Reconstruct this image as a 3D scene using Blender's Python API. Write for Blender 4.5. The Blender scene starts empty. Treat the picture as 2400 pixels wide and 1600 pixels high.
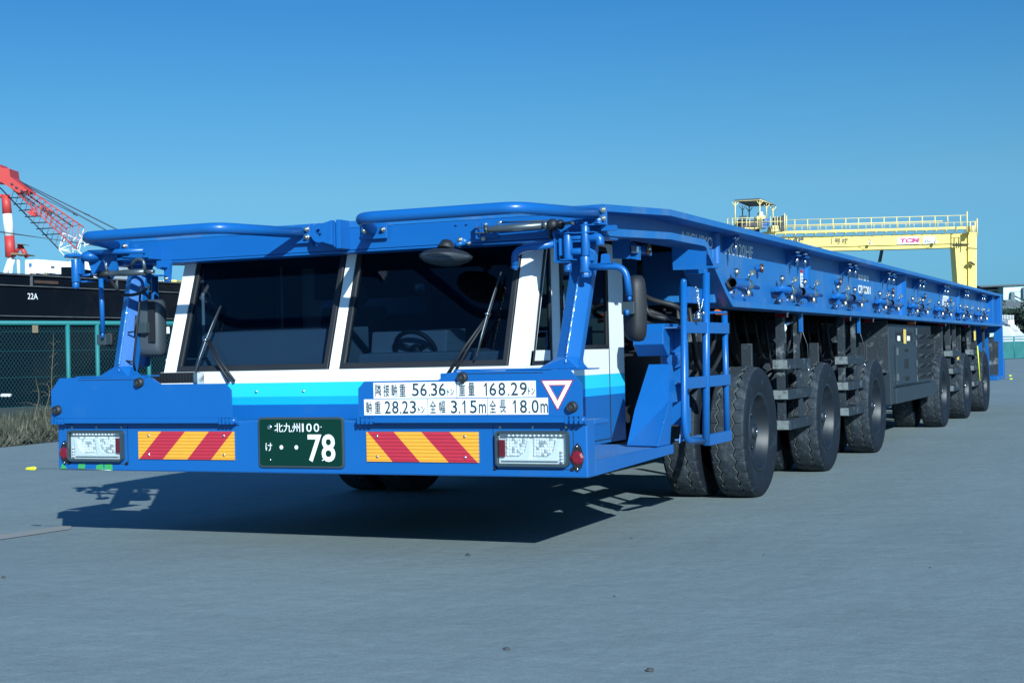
import bpy, bmesh, math, random
from mathutils import Vector, Matrix, noise
random.seed(7)
PI = math.pi
rad = math.radians
scene = bpy.context.scene
C = scene.collection

# ------------------------------------------------------------------ camera, sky, sun, exposure
CAM = Vector((4.07234, -6.31414, 0.98264))
YAW, PITCH, ROLL, FPX = -0.42677, 0.008753, -0.022762, 3419.21
_f = Vector((math.sin(YAW)*math.cos(PITCH), math.cos(YAW)*math.cos(PITCH), math.sin(PITCH)))
_r = Vector((math.cos(YAW), -math.sin(YAW), 0))
_u = _r.cross(_f)
CR = _r*math.cos(ROLL) + _u*math.sin(ROLL)
CU = CR.cross(_f)
CF = _f
cam_d = bpy.data.cameras.new('camera')
cam = bpy.data.objects.new('camera', cam_d)
C.objects.link(cam)
cam_d.sensor_width = 36
cam_d.lens = FPX/2400*36
cam_d.clip_start = 0.05
cam_d.clip_end = 6000
cam.matrix_world = Matrix(((CR.x, CU.x, -CF.x, CAM.x), (CR.y, CU.y, -CF.y, CAM.y), (CR.z, CU.z, -CF.z, CAM.z), (0, 0, 0, 1)))
scene.camera = cam

SUN = Vector((0.62, -0.71, 0.45)).normalized()      # towards the sun
world = bpy.data.worlds.new('World')
scene.world = world
world.use_nodes = True
wn = world.node_tree
bg = wn.nodes['Background']
sky = wn.nodes.new('ShaderNodeTexSky')
sky.sky_type = 'NISHITA'
sky.sun_disc = False
sky.sun_elevation = math.asin(SUN.z)
sky.sun_rotation = math.atan2(SUN.x, SUN.y)
sky.altitude = 0
sky.air_density = 1.0
sky.dust_density = 0.3
sky.ozone_density = 3.0
hs = wn.nodes.new('ShaderNodeMix')
hs.data_type = 'RGBA'
hs.blend_type = 'MULTIPLY'
hs.inputs[0].default_value = 1.0
# deep-blue sky tint by height above the horizon; zenith brightened to fill shadows
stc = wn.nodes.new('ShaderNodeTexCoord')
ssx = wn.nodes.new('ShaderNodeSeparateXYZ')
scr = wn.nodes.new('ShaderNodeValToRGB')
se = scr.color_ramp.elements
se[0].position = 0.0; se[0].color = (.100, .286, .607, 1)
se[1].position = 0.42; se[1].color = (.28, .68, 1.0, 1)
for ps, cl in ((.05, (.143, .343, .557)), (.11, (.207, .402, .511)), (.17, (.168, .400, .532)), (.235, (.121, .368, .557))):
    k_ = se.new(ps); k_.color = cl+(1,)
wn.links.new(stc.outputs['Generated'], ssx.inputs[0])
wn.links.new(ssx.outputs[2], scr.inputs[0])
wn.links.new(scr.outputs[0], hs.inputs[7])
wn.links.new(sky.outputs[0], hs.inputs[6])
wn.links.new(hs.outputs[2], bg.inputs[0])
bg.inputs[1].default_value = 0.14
sd = bpy.data.lights.new('sun', 'SUN')
sd.energy = 5.0
sd.angle = rad(0.5)
sd.color = (0.90, 1.0, 1.0)
so = bpy.data.objects.new('sun', sd)
C.objects.link(so)
so.rotation_euler = SUN.to_track_quat('Z', 'Y').to_euler()
vs = scene.view_settings
vs.view_transform = 'Standard'
vs.look = 'None'
vs.exposure = 0.35
vs.gamma = 1.0

# ------------------------------------------------------------------ measuring: a pixel of the photograph to a point on a real plane
V = dict(C=(600,440,3.136),D=(600,840,2.767),E=(1100,450,3.485),F=(1300,700,2.851),G=(1650,440,3.136),H=(1650,700,3.136),I=(1600,530,5.88),J=(1950,600,5.227),
K=(1700,450,3.733),L=(2050,720,5.226),M=(140,480,6.03),N=(1280,460,6.533),O=(1000,480,5.88),Q=(1380,540,6.03),R=(1250,720,3.92),S=(360,560,4.356),T=(0,380,5.6),
U=(0,740,4.9),W=(2200,640,6.03),X=(1700,450,11.2),Y=(1520,640,3.409),AA=(1790,720,3.92),BB=(840,880,4.704),CC=(110,860,4.612),Z=(0,0,1.0))
def at(v, a, b, ax, val):
    ox, oy, s = V[v]
    px, py = ox+a/s, oy+b/s
    d = CF + CR*((px-1200)/FPX) + CU*((800-py)/FPX)
    return CAM + d*((val-CAM[ax])/d[ax])
def dist_at(v, a, b, D):
    "the point seen there, D metres in front of the camera"
    ox, oy, s = V[v]
    px, py = ox+a/s, oy+b/s
    return CAM + (CF + CR*((px-1200)/FPX) + CU*((800-py)/FPX))*D

# ------------------------------------------------------------------ materials
def mat(name, col, rough=0.5, metal=0.0, var=0.0, vs_=4.0, bump=0.0, bs=30.0, coat=0.0, dirt=None, dirt_amt=0.0, dirt_scale=3.0, dirt_lo=0.5, spec=0.5, stretch=None):
    m = bpy.data.materials.new(name)
    m.use_nodes = True
    nt = m.node_tree
    p = nt.nodes['Principled BSDF']
    p.inputs['Roughness'].default_value = rough
    p.inputs['Metallic'].default_value = metal
    p.inputs['Coat Weight'].default_value = coat
    p.inputs['Coat Roughness'].default_value = 0.08
    p.inputs['Specular IOR Level'].default_value = spec
    c4 = (col[0], col[1], col[2], 1)
    p.inputs['Base Color'].default_value = c4
    tc = nt.nodes.new('ShaderNodeTexCoord')
    src = tc.outputs['Object']
    if stretch:
        mp = nt.nodes.new('ShaderNodeMapping'); mp.inputs['Scale'].default_value = stretch
        nt.links.new(src, mp.inputs[0]); src = mp.outputs[0]
    last = None
    if var > 0:
        n = nt.nodes.new('ShaderNodeTexNoise')
        n.inputs['Scale'].default_value = vs_; n.inputs['Detail'].default_value = 6
        nt.links.new(src, n.inputs['Vector'])
        mx = nt.nodes.new('ShaderNodeMix'); mx.data_type = 'RGBA'
        mx.inputs[6].default_value = tuple(max(0, c*(1-var)) for c in col)+(1,)
        mx.inputs[7].default_value = tuple(min(1, c*(1+var)) for c in col)+(1,)
        nt.links.new(n.outputs[0], mx.inputs[0])
        last = mx.outputs[2]
        mr = nt.nodes.new('ShaderNodeMapRange')
        mr.inputs[3].default_value = max(0, rough-0.08); mr.inputs[4].default_value = min(1, rough+0.1)
        nt.links.new(n.outputs[0], mr.inputs[0]); nt.links.new(mr.outputs[0], p.inputs['Roughness'])
    if dirt:
        n2 = nt.nodes.new('ShaderNodeTexNoise')
        n2.inputs['Scale'].default_value = dirt_scale; n2.inputs['Detail'].default_value = 8; n2.inputs['Roughness'].default_value = 0.7
        nt.links.new(src, n2.inputs['Vector'])
        r = nt.nodes.new('ShaderNodeMapRange')
        r.inputs[1].default_value = dirt_lo; r.inputs[2].default_value = dirt_lo+0.15; r.inputs[4].default_value = dirt_amt
        nt.links.new(n2.outputs[0], r.inputs[0])
        mx2 = nt.nodes.new('ShaderNodeMix'); mx2.data_type = 'RGBA'
        if last: nt.links.new(last, mx2.inputs[6])
        else: mx2.inputs[6].default_value = c4
        mx2.inputs[7].default_value = dirt+(1,)
        nt.links.new(r.outputs[0], mx2.inputs[0]); last = mx2.outputs[2]
    if last: nt.links.new(last, p.inputs['Base Color'])
    if bump > 0:
        n3 = nt.nodes.new('ShaderNodeTexNoise')
        n3.inputs['Scale'].default_value = bs; n3.inputs['Detail'].default_value = 4
        nt.links.new(src, n3.inputs['Vector'])
        b = nt.nodes.new('ShaderNodeBump'); b.inputs['Strength'].default_value = bump; b.inputs['Distance'].default_value = 0.01
        nt.links.new(n3.outputs[0], b.inputs['Height']); nt.links.new(b.outputs[0], p.inputs['Normal'])
    return m

M = {}
BL = (0.005, 0.106, 0.36)
M['blue'] = mat('blue_paint', BL, 0.33, var=0.07, vs_=2.5, bump=0.06, bs=55, dirt=(0.10, 0.17, 0.28), dirt_amt=0.16, dirt_scale=1.4, dirt_lo=0.56)
M['weld'] = mat('painted_weld', (0.05, 0.20, 0.50), 0.12, coat=1.0)
M['blue_side'] = mat('dusty_blue_paint', (0.012, 0.135, 0.39), 0.42, var=0.12, vs_=2.0, bump=0.1, bs=40, dirt=(0.12, 0.19, 0.30), dirt_amt=0.45, dirt_scale=2.2, dirt_lo=0.5, stretch=(1, 1, .5))
M['tread_plate'] = mat('worn_blue_step', (0.05, 0.17, 0.42), 0.6, var=0.3, vs_=20, bump=0.6, bs=120)
M['white'] = mat('white_paint', (0.80, 0.82, 0.80), 0.35, var=0.02, vs_=3)
M['cyan'] = mat('cyan_stripe', (0.02, 0.56, 0.82), 0.35, var=0.03)
M['sky'] = mat('light_blue_stripe', (0.006, 0.36, 0.80), 0.35, var=0.03)
M['rubber'] = mat('black_rubber', (0.012, 0.014, 0.018), 0.55, var=0.2)
M['tyre'] = mat('tyre_rubber', (0.005, 0.010, 0.018), 0.75, var=0.3, vs_=6, bump=0.25, bs=60, dirt=(0.035, 0.052, 0.07), dirt_amt=0.55, dirt_scale=7, dirt_lo=0.55, spec=.3)
M['tyre_tread'] = mat('worn_tread', (0.014, 0.023, 0.034), 0.8, var=0.3, vs_=9, bump=0.3, bs=50, dirt=(0.07, 0.09, 0.105), dirt_amt=0.6, dirt_scale=11, dirt_lo=0.5)
M['groove'] = mat('groove_edge', (0.085, 0.095, 0.09), 0.9)
M['rim'] = mat('rim_paint', (0.006, 0.011, 0.018), 0.5, var=0.25, vs_=5, dirt=(0.03, 0.04, 0.05), dirt_amt=0.5, dirt_scale=5)
M['steel'] = mat('dirty_steel', (0.013, 0.022, 0.032), 0.6, var=0.4, vs_=5, bump=0.3, bs=40, dirt=(0.20, 0.23, 0.24), dirt_amt=0.9, dirt_scale=8, dirt_lo=0.55)
M['lit_end'] = mat('sunlit_dirty_steel', (0.16, 0.19, 0.20), 0.6, var=0.4, vs_=30, dirt=(.03, .04, .05), dirt_amt=.8, dirt_scale=25, dirt_lo=.5)  # lighter colour paints sunlight onto the step bars' front ends
M['pack'] = mat('grey_cabinet_paint', (0.018, 0.030, 0.041), 0.5, var=0.2, vs_=3, bump=.1, bs=20, dirt=(.07, .085, .095), dirt_amt=.5, dirt_scale=5, dirt_lo=.58)
M['dark_facet'] = mat('lamp_dark_facet', (0.45, 0.50, 0.53), 0.2, 0.2)
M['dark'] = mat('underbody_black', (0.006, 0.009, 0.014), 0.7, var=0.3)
M['chrome'] = mat('chrome', (0.75, 0.76, 0.78), 0.18, 1.0)
M['zinc'] = mat('zinc_bolt', (0.62, 0.60, 0.52), 0.32, 1.0, var=0.2, vs_=30)
M['cyl'] = mat('grey_cylinder', (0.10, 0.13, 0.15), 0.35, 0.6, var=0.2, vs_=10)
M['frame'] = mat('lamp_frame', (0.035, 0.055, 0.068), 0.4)
M['orange'] = mat('orange_reflective', (0.80, 0.36, 0.035), 0.45, var=0.06, vs_=60)
M['red'] = mat('red_reflective', (0.46, 0.025, 0.05), 0.45, var=0.06, vs_=60)
M['redlens'] = mat('red_lens', (0.18, 0.006, 0.02), 0.15, coat=0.6)
M['amber'] = mat('amber_lens', (0.6, 0.12, 0.02), 0.3)
M['green'] = mat('green_plate', (0.001, 0.030, 0.021), 0.6, spec=.15, var=0.05)
M['sign'] = mat('white_sticker', (0.82, 0.84, 0.84), 0.4)
M['ink'] = mat('dark_lettering', (0.02, 0.045, 0.07), 0.5)
M['letter'] = mat('white_lettering', (0.8, 0.82, 0.82), 0.5)
M['tape'] = mat('green_tape', (0.04, 0.34, 0.10), 0.6)
M['yellowtip'] = mat('yellow_plastic', (0.85, 0.95, 0.03), 0.4)
M['wire'] = mat('steel_wire', (0.25, 0.28, 0.3), 0.4, 0.8)
M['reflector'] = mat('lamp_reflector', (0.85, 0.87, 0.88), 0.25, 0.0, bump=0.6, bs=90, coat=1.0)
M['lampwhite'] = mat('lamp_white', (0.8, 0.83, 0.85), 0.3, coat=0.5)
M['dash'] = mat('grey_dashboard', (0.24, 0.28, 0.32), 0.7, var=0.08, vs_=8, bump=0.1, bs=80)
M['seat'] = mat('seat_fabric', (0.10, 0.12, 0.14), 0.8, bump=0.3, bs=100)
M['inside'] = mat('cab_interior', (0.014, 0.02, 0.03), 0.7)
M['mirrorglass'] = mat('mirror_glass', (0.5, 0.55, 0.6), 0.05, 1.0)
M['copper'] = mat('copper_handwheel', (0.16, 0.08, 0.05), 0.4, 0.7, var=0.3, vs_=30)
M['yellow'] = mat('yellow_paint', (0.88, 0.66, 0.15), 0.5, var=0.06, vs_=0.4, dirt=(0.5, 0.42, 0.18), dirt_amt=0.5, dirt_scale=0.6, dirt_lo=0.55)
M['yellowd'] = mat('yellow_band', (0.75, 0.55, 0.12), 0.5)
M['teal'] = mat('teal_fence_paint', (0.010, 0.17, 0.18), 0.6, var=0.1)
M['mesh'] = mat('green_wire', (0.008, 0.07, 0.085), 0.5)
M['hull'] = mat('black_hull', (0.004, 0.007, 0.012), 0.95, spec=.03, var=0.4, vs_=0.8, dirt=(0.012, 0.013, 0.016), dirt_amt=0.8, dirt_scale=0.5)
M['crane_red'] = mat('crane_red', (0.50, 0.045, 0.04), 0.5, var=0.1, vs_=0.3)
M['crane_white'] = mat('crane_white', (0.78, 0.80, 0.80), 0.5, var=0.05, vs_=0.3)
M['crane_dark'] = mat('crane_dark_steel', (0.04, 0.04, 0.06), 0.6)  # dark tone of the lower chord, rungs, cables and lettering
M['house'] = mat('white_cladding', (0.75, 0.77, 0.78), 0.5, var=0.08, vs_=0.6, dirt=(0.55, 0.5, 0.42), dirt_amt=0.4, dirt_scale=0.8)
M['roof'] = mat('dark_roof', (0.05, 0.07, 0.085), 0.6, var=0.2)
M['pale'] = mat('pale_cladding', (0.50, 0.72, 0.72), 0.5, var=0.05)
M['heap'] = mat('pale_sheet', (0.62, 0.62, 0.60), 0.7, var=0.1, vs_=0.5)
M['pinky'] = mat('magenta_lettering', (0.42, 0.02, 0.16), 0.5)
M['winblue'] = mat('blue_tarpaulin', (0.03, 0.13, 0.35), 0.5, var=0.2)
M['straw'] = mat('dry_stalk', (0.20, 0.16, 0.10), 0.8)
M['soil'] = mat('verge_soil', (0.05, 0.055, 0.05), 0.95, var=0.4, vs_=3, bump=0.8, bs=6)
M['stone'] = mat('pebble', (0.05, 0.055, 0.06), 0.8, var=0.3, vs_=40)

def glass(name, tint, gloss=0.04, ior=1.33):
    m = bpy.data.materials.new(name); m.use_nodes = True
    nt = m.node_tree; nt.nodes.clear()
    out = nt.nodes.new('ShaderNodeOutputMaterial')
    tr = nt.nodes.new('ShaderNodeBsdfTransparent'); tr.inputs[0].default_value = tint+(1,)
    gl = nt.nodes.new('ShaderNodeBsdfGlossy'); gl.inputs['Roughness'].default_value = gloss
    fr = nt.nodes.new('ShaderNodeFresnel'); fr.inputs[0].default_value = ior
    mx = nt.nodes.new('ShaderNodeMixShader')
    nt.links.new(fr.outputs[0], mx.inputs[0]); nt.links.new(tr.outputs[0], mx.inputs[1]); nt.links.new(gl.outputs[0], mx.inputs[2])
    nt.links.new(mx.outputs[0], out.inputs[0])
    return m
M['glass'] = glass('tinted_windscreen', (0.46, 0.56, 0.64))
M['lens'] = glass('clear_lens', (0.93, 0.96, 0.97))

# ------------------------------------------------------------------ mesh builder
class MB:
    def __init__(s): s.v = []; s.f = []; s.m = []; s.sm = []
    def add(s, vs, fs, m=0, smooth=False):
        o = len(s.v); s.v += [Vector(v) for v in vs]
        for f in fs: s.f.append([i+o for i in f]); s.m.append(m); s.sm.append(smooth)
        return s
    def box(s, x0, x1, y0, y1, z0, z1, m=0):
        vs = [(x, y, z) for x in (x0, x1) for y in (y0, y1) for z in (z0, z1)]
        return s.add(vs, [(0,1,3,2), (4,6,7,5), (0,4,5,1), (2,3,7,6), (0,2,6,4), (1,5,7,3)], m)
    def prism(s, pts, vec, m=0):
        n = len(pts); vec = Vector(vec); p = [Vector(q) for q in pts]
        fs = [list(range(n))[::-1], list(range(n, 2*n))] + [(i, (i+1) % n, (i+1) % n+n, i+n) for i in range(n)]
        return s.add(p+[q+vec for q in p], fs, m)
    def pp(s, view, pts, y, th, m=0):
        "a plate whose front lies on the plane y"
        return s.prism([at(view, a, b, 1, y) for a, b in pts], (0, th, 0), m)
    def px(s, view, pts, x, th, m=0):
        return s.prism([at(view, a, b, 0, x) for a, b in pts], (th, 0, 0), m)
    def bar(s, p0, p1, w, h=None, m=0, up=(0, 0, 1)):
        p0, p1 = Vector(p0), Vector(p1); h = h or w
        d = (p1-p0).normalized(); up = Vector(up)
        if abs(d.dot(up)) > .98: up = Vector((0, 1, 0)) if abs(d.y) < .9 else Vector((1, 0, 0))
        a = d.cross(up).normalized()*(w/2); b = a.normalized().cross(d)*(h/2)
        return s.prism([p0-a-b, p0+a-b, p0+a+b, p0-a+b], p1-p0, m)
    def tube(s, path, r, n=12, m=0, cap=True, smooth=True):
        path = [Vector(p) for p in path]; k = len(path)
        rs = r if isinstance(r, (list, tuple)) else [r]*k
        ref = None; vs = []
        for i, p in enumerate(path):
            if i == 0: d = path[1]-p
            elif i == k-1: d = p-path[i-1]
            else: d = (path[i+1]-p).normalized()+(p-path[i-1]).normalized()
            if d.length < 1e-9: d = Vector((0, 0, 1))
            d.normalize()
            if ref is None: ref = Vector((0, 0, 1)) if abs(d.z) < .9 else Vector((1, 0, 0))
            a = d.cross(ref).normalized(); b = d.cross(a).normalized(); ref = -b if False else ref
            if i > 0 and a.dot(pa) < 0: a = -a; b = -b
            pa = a
            for j in range(n):
                t = 2*PI*j/n; vs.append(p+(a*math.cos(t)+b*math.sin(t))*rs[i])
        fs = [(i*n+j, i*n+(j+1) % n, (i+1)*n+(j+1) % n, (i+1)*n+j) for i in range(k-1) for j in range(n)]
        s.add(vs, fs, m, smooth)
        if cap:
            o = len(s.v)-len(vs)
            s.f.append([o+j for j in range(n)][::-1]); s.m.append(m); s.sm.append(False)
            s.f.append([o+(k-1)*n+j for j in range(n)]); s.m.append(m); s.sm.append(False)
        return s
    def cyl(s, p0, p1, r, n=16, m=0): return s.tube([p0, p1], r, n, m)
    def rev(s, prof, c, axis='x', n=32, m=0, smooth=True, close=False):
        "prof: (along, radius) pairs"
        c = Vector(c); vs = []
        for a, r in prof:
            for j in range(n):
                t = 2*PI*j/n; u, w = r*math.cos(t), r*math.sin(t)
                vs.append(c+Vector({'x': (a, u, w), 'y': (u, a, w), 'z': (u, w, a)}[axis]))
        k = len(prof)
        fs = [(i*n+j, i*n+(j+1) % n, (i+1)*n+(j+1) % n, (i+1)*n+j) for i in range(k-1) for j in range(n)]
        s.add(vs, fs, m, smooth)
        if close:
            o = len(s.v)-len(vs)
            for q in (0, k-1): s.f.append([o+q*n+j for j in range(n)]); s.m.append(m); s.sm.append(False)
        return s
    def ell(s, c, rx, ry, rz, m=0, nu=16, nv=10, rot=None):
        c = Vector(c); vs = []
        for i in range(nv+1):
            ph = PI*i/nv
            for j in range(nu):
                t = 2*PI*j/nu
                q = Vector((rx*math.sin(ph)*math.cos(t), ry*math.sin(ph)*math.sin(t), rz*math.cos(ph)))
                if rot: q = rot @ q
                vs.append(c+q)
        fs = [(i*nu+j, i*nu+(j+1) % nu, (i+1)*nu+(j+1) % nu, (i+1)*nu+j) for i in range(nv) for j in range(nu)]
        return s.add(vs, fs, m, True)
    def hexbolt(s, c, d, r=.014, h=.012, m=0):
        c, d = Vector(c), Vector(d).normalized()
        s.tube([c, c+d*h*.35], r*1.25, 12, m, smooth=False)
        s.tube([c+d*h*.35, c+d*h], r, 6, m, smooth=False)
        return s.tube([c+d*h, c+d*h*1.5], r*.5, 8, m, smooth=False)
    def bead(s, p0, p1, r=.006, m=0):
        "a weld bead: overlapping ripples"
        p0, p1 = Vector(p0), Vector(p1); L = (p1-p0).length; k = max(3, int(L/.011))
        path = [p0+(p1-p0)*i/k+Vector((random.uniform(-1, 1), random.uniform(-1, 1), 0))*.0008 for i in range(k+1)]
        return s.tube(path, [r*(1 if i % 2 else .72)*random.uniform(.85, 1.1) for i in range(k+1)], 8, m)
    def text(s, st, O, ux, uz, w, h, m=0, th=.001, bold=0.0):
        "writing fitted to w x h, its lower left corner at O"
        cu = bpy.data.curves.new('t', 'FONT'); cu.body = st; cu.extrude = 0; cu.offset = bold; cu.resolution_u = 4
        ob = bpy.data.objects.new('t', cu); C.objects.link(ob)
        dg = bpy.context.evaluated_depsgraph_get()
        me = bpy.data.meshes.new_from_object(ob.evaluated_get(dg))
        vs = [v.co.copy() for v in me.vertices]; fs = [list(p.vertices) for p in me.polygons]
        bpy.data.objects.remove(ob); bpy.data.meshes.remove(me); bpy.data.curves.remove(cu)
        if not vs: return s
        x0 = min(v.x for v in vs); x1 = max(v.x for v in vs); y0 = min(v.y for v in vs); y1 = max(v.y for v in vs)
        O, ux, uz = Vector(O), Vector(ux).normalized(), Vector(uz).normalized()
        nn = ux.cross(uz)*th
        P = [O+ux*((v.x-x0)/(x1-x0)*w)+uz*((v.y-y0)/(y1-y0)*h)+nn for v in vs]
        return s.add(P, fs, m)
    def mirror(s):
        t = MB(); t.v = [Vector((-v.x, v.y, v.z)) for v in s.v]; t.f = [f[::-1] for f in s.f]; t.m = s.m[:]; t.sm = s.sm[:]
        return t
    def build(s, name, mats, parent=None, bevel=0.0, loc=None, recalc=True):
        me = bpy.data.meshes.new(name)
        off = Vector((0, 0, 0))
        if loc is not None: off = Vector(loc)
        q = parent; base = Vector((0, 0, 0))
        while q is not None: base += q.location; q = q.parent
        o = off if loc is not None else base
        me.from_pydata([v-o for v in s.v], [], s.f)
        if not isinstance(mats, (list, tuple)): mats = [mats]
        for k in mats: me.materials.append(M[k] if isinstance(k, str) else k)
        me.polygons.foreach_set('material_index', s.m)
        me.polygons.foreach_set('use_smooth', s.sm)
        if recalc:
            bm = bmesh.new(); bm.from_mesh(me); bmesh.ops.recalc_face_normals(bm, faces=bm.faces); bm.to_mesh(me); bm.free()
        me.update()
        ob = bpy.data.objects.new(name, me); C.objects.link(ob)
        if parent is not None: ob.parent = parent
        ob.location = (o-base) if loc is not None else (0, 0, 0)
        if bevel > 0:
            b = ob.modifiers.new('bevel', 'BEVEL'); b.width = bevel; b.segments = 2; b.limit_method = 'ANGLE'; b.angle_limit = rad(40)
        return ob
def tag(o, label, cat, group=None):
    o['label'] = label; o['category'] = cat
    if group: o['group'] = group
    return o
def thing(name, label, cat, loc=(0, 0, 0), group=None):
    o = bpy.data.objects.new(name, None); o.empty_display_size = .2; C.objects.link(o); o.location = loc
    return tag(o, label, cat, group)
def copy_part(o, parent, dx=(0, 0, 0)):
    c = o.copy(); C.objects.link(c); c.parent = parent; c.location = o.location+Vector(dx)
    for g in [k for k in bpy.data.objects if k.parent == o]:
        d = g.copy(); C.objects.link(d); d.parent = c
    return c
def arc(c, r, a0, a1, n, f):
    return [Vector(c)+f(r*math.cos(a0+(a1-a0)*i/n), r*math.sin(a0+(a1-a0)*i/n)) for i in range(n+1)]
def rp(pts, r=.05, n=6):
    "round the corners of a pipe run"
    pts = [Vector(p) for p in pts]; out = [pts[0]]
    for i in range(1, len(pts)-1):
        a = (pts[i-1]-pts[i]); b = (pts[i+1]-pts[i]); q = min(r, a.length*.45, b.length*.45)
        A = pts[i]+a.normalized()*q; B = pts[i]+b.normalized()*q
        for k in range(n+1):
            t = k/n; out.append(A*(1-t)**2+pts[i]*2*t*(1-t)+B*t*t)
    return out+[pts[-1]]

# ================================================================== THE TRANSPORTER
T0 = thing('heavy_transporter', 'long blue flat-deck heavy transporter with low front cab and many black wheels', 'transporter', (0, 0, 0))
XW = 1.575
# ---- deck: top plate narrowing a little to the front, with kerb edge
def outline(z0, z1, inset=0.0):
    return [(-1.53+inset, .40, z0), (1.53-inset, .40, z0), (XW-inset, 1.31, z1), (XW-inset, 18.25, z1), (-XW+inset, 18.25, z1), (-XW+inset, 1.31, z1)]
b = MB()
top = outline(1.710, 1.755); bot = outline(1.675, 1.720)
b.add(top+bot, [(0, 1, 2, 5), (2, 3, 4, 5), (6, 11, 8, 7), (11, 10, 9, 8)]+[(i, (i+1) % 6, (i+1) % 6+6, i+6) for i in range(6)], 0)
b.build('deck', 'blue_side', T0)
# front cross beam under the deck's nose
b = MB()
b.prism([(-1.528, .402, 1.557), (1.528, .402, 1.557), (1.528, .402, 1.6745), (-1.528, .402, 1.6745)], (0, .03, 0))
b.prism([(-1.528, .402, 1.530+.025), (1.528, .402, 1.530+.025), (1.528, .60, 1.555), (-1.528, .60, 1.555)], (0, 0, -.012))
b.build('front_beam', 'blue', T0, bevel=.003)
# side beams: bottom flange strip that follows web's lower edge and drops behind the cab
low = [(.42, 1.555), (1.31, 1.590), (1.93, 1.590)] + [(1.93+.09*math.sin(a), 1.590-.09*(1-math.cos(a))) for a in [rad(t) for t in (20, 40, 60)]] + [(2.36, 1.322)] + [(2.36+.12*math.sin(a)+0.02*a, 1.322-.075*math.sin(a)*1.0) for a in [rad(t) for t in (30, 60, 90)]] + [(18.0, 1.245)]
def side_beam(s):
    xo = lambda y: 1.53+.045*min(1, max(0, (y-.4)/.91))
    fl = MB(); web = MB()
    th = .038
    # normals in the y-z plane for an even thickness
    up = []
    for i, (y, z) in enumerate(low):
        a = low[max(0, i-1)]; c = low[min(len(low)-1, i+1)]
        d = Vector((c[0]-a[0], c[1]-a[1])).normalized(); up.append((y-d.y*th, z+d.x*th))
    n = len(low); vs = []
    for i in range(n):
        y, z = low[i]; yu, zu = up[i]
        vs += [(s*(xo(y)-.20), y, z), (s*xo(y), y, z), (s*xo(y), yu, zu), (s*(xo(y)-.20), yu, zu)]
    fs = [(0, 1, 2, 3), tuple(4*(n-1)+k for k in (3, 2, 1, 0))]
    for i in range(n-1):
        for k in range(4):
            fs.append((4*i+k, 4*i+(k+1) % 4, 4*i+4+(k+1) % 4, 4*i+4+k))
    fl.add(vs, fs)
    sb = fl.build('side_flange', 'blue_side', T0)
    # web plate
    wx = 1.42
    for i in range(n-1):
        (y0, z0), (y1, z1) = up[i], up[i+1]
        tz = lambda y: 1.675+.045*min(1, max(0, (y-.4)/.91))+.0
        web.prism([(s*(wx-.015), y0, z0-.02), (s*(wx-.015), y1, z1-.02), (s*(wx-.015), y1, tz(y1)), (s*(wx-.015), y0, tz(y0))], (s*.015, 0, 0))
    w = web.build('side_web', 'blue_side', T0)
    return w
webR = side_beam(1)
webL = side_beam(-1)
# cross members, tail plate, stiffeners
b = MB()
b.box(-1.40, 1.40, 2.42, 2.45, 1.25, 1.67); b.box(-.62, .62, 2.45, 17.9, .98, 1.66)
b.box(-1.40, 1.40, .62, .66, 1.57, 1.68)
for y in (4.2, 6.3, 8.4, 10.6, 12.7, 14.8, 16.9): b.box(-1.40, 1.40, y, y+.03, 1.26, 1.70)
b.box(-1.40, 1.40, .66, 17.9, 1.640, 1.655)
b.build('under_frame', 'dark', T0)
b = MB()
b.box(-1.50, 1.50, 2.36, 2.40, 1.27, 1.60)
b.build('front_bulkhead', 'blue_side', T0, bevel=.004)
b = MB()
b.box(-1.574, 1.574, 18.02, 18.06, .42, 1.70); b.box(1.50, 1.572, 17.86, 18.02, 1.25, 1.716); b.box(-1.572, -1.50, 17.86, 18.02, 1.25, 1.716)
b.box(1.40, 1.50, 17.4, 17.86, 1.25, 1.716)
b.build('tail_plate', 'blue', T0, bevel=.004)
b = MB(); b.box(-1.575, 1.575, 18.06, 18.24, .41, .72); b.box(1.20, 1.575, 17.2, 18.02, .41, .475)
b.build('rear_bumper', 'blue', T0, bevel=.006)
def stiffener(y, h0, h1, w=.16, dp=.07):
    b = MB(); vs = []
    k = 8
    pts = [((1.42+dp*math.sin(PI*i/k)**.6), y-w/2+w*i/k) for i in range(k+1)]
    n = len(pts)
    b.prism([(x, yy, h0) for x, yy in pts], (0, 0, h1-h0), 0)
    for i in range(len(b.sm)): b.sm[i] = False
    return b.build('stiffener', 'blue', T0)
for y, a, c, w, dp in ((2.63, 1.525, 1.716, .05, .045), (2.60, 1.29, 1.42, .05, .045), (5.20, 1.285, 1.716, .12, .03), (9.45, 1.285, 1.716, .24, .075), (14.0, 1.285, 1.716, .12, .035)):
    stiffener(y, a, c, w, dp)

# ---- front bumper
b = MB()
b.box(-XW, XW, 0, .10, .400, .667)
b.box(-XW, XW, .10, .29, .640, .664)
b.build('front_bumper', 'blue', T0, bevel=.008)
for s in (1, -1):          # side steps
    b = MB()
    x0, x1 = sorted((s*1.101, s*1.555))
    b.box(x0, x1, .101, 1.30, .452, .470, 1)
    x0, x1 = sorted((s*1.555, s*1.574))
    b.prism([(x0, .101, .402), (x0, 1.27, .425), (x0, 1.27, .4735), (x0, .101, .4735)], (x1-x0, 0, 0), 0)
    b.build('side_step', ['blue', 'tread_plate'], T0, bevel=.002)
b = MB(); b.box(-1.10, 1.10, .101, 2.2, .415, .452)
b.build('floor_pan', 'dark', T0)

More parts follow.
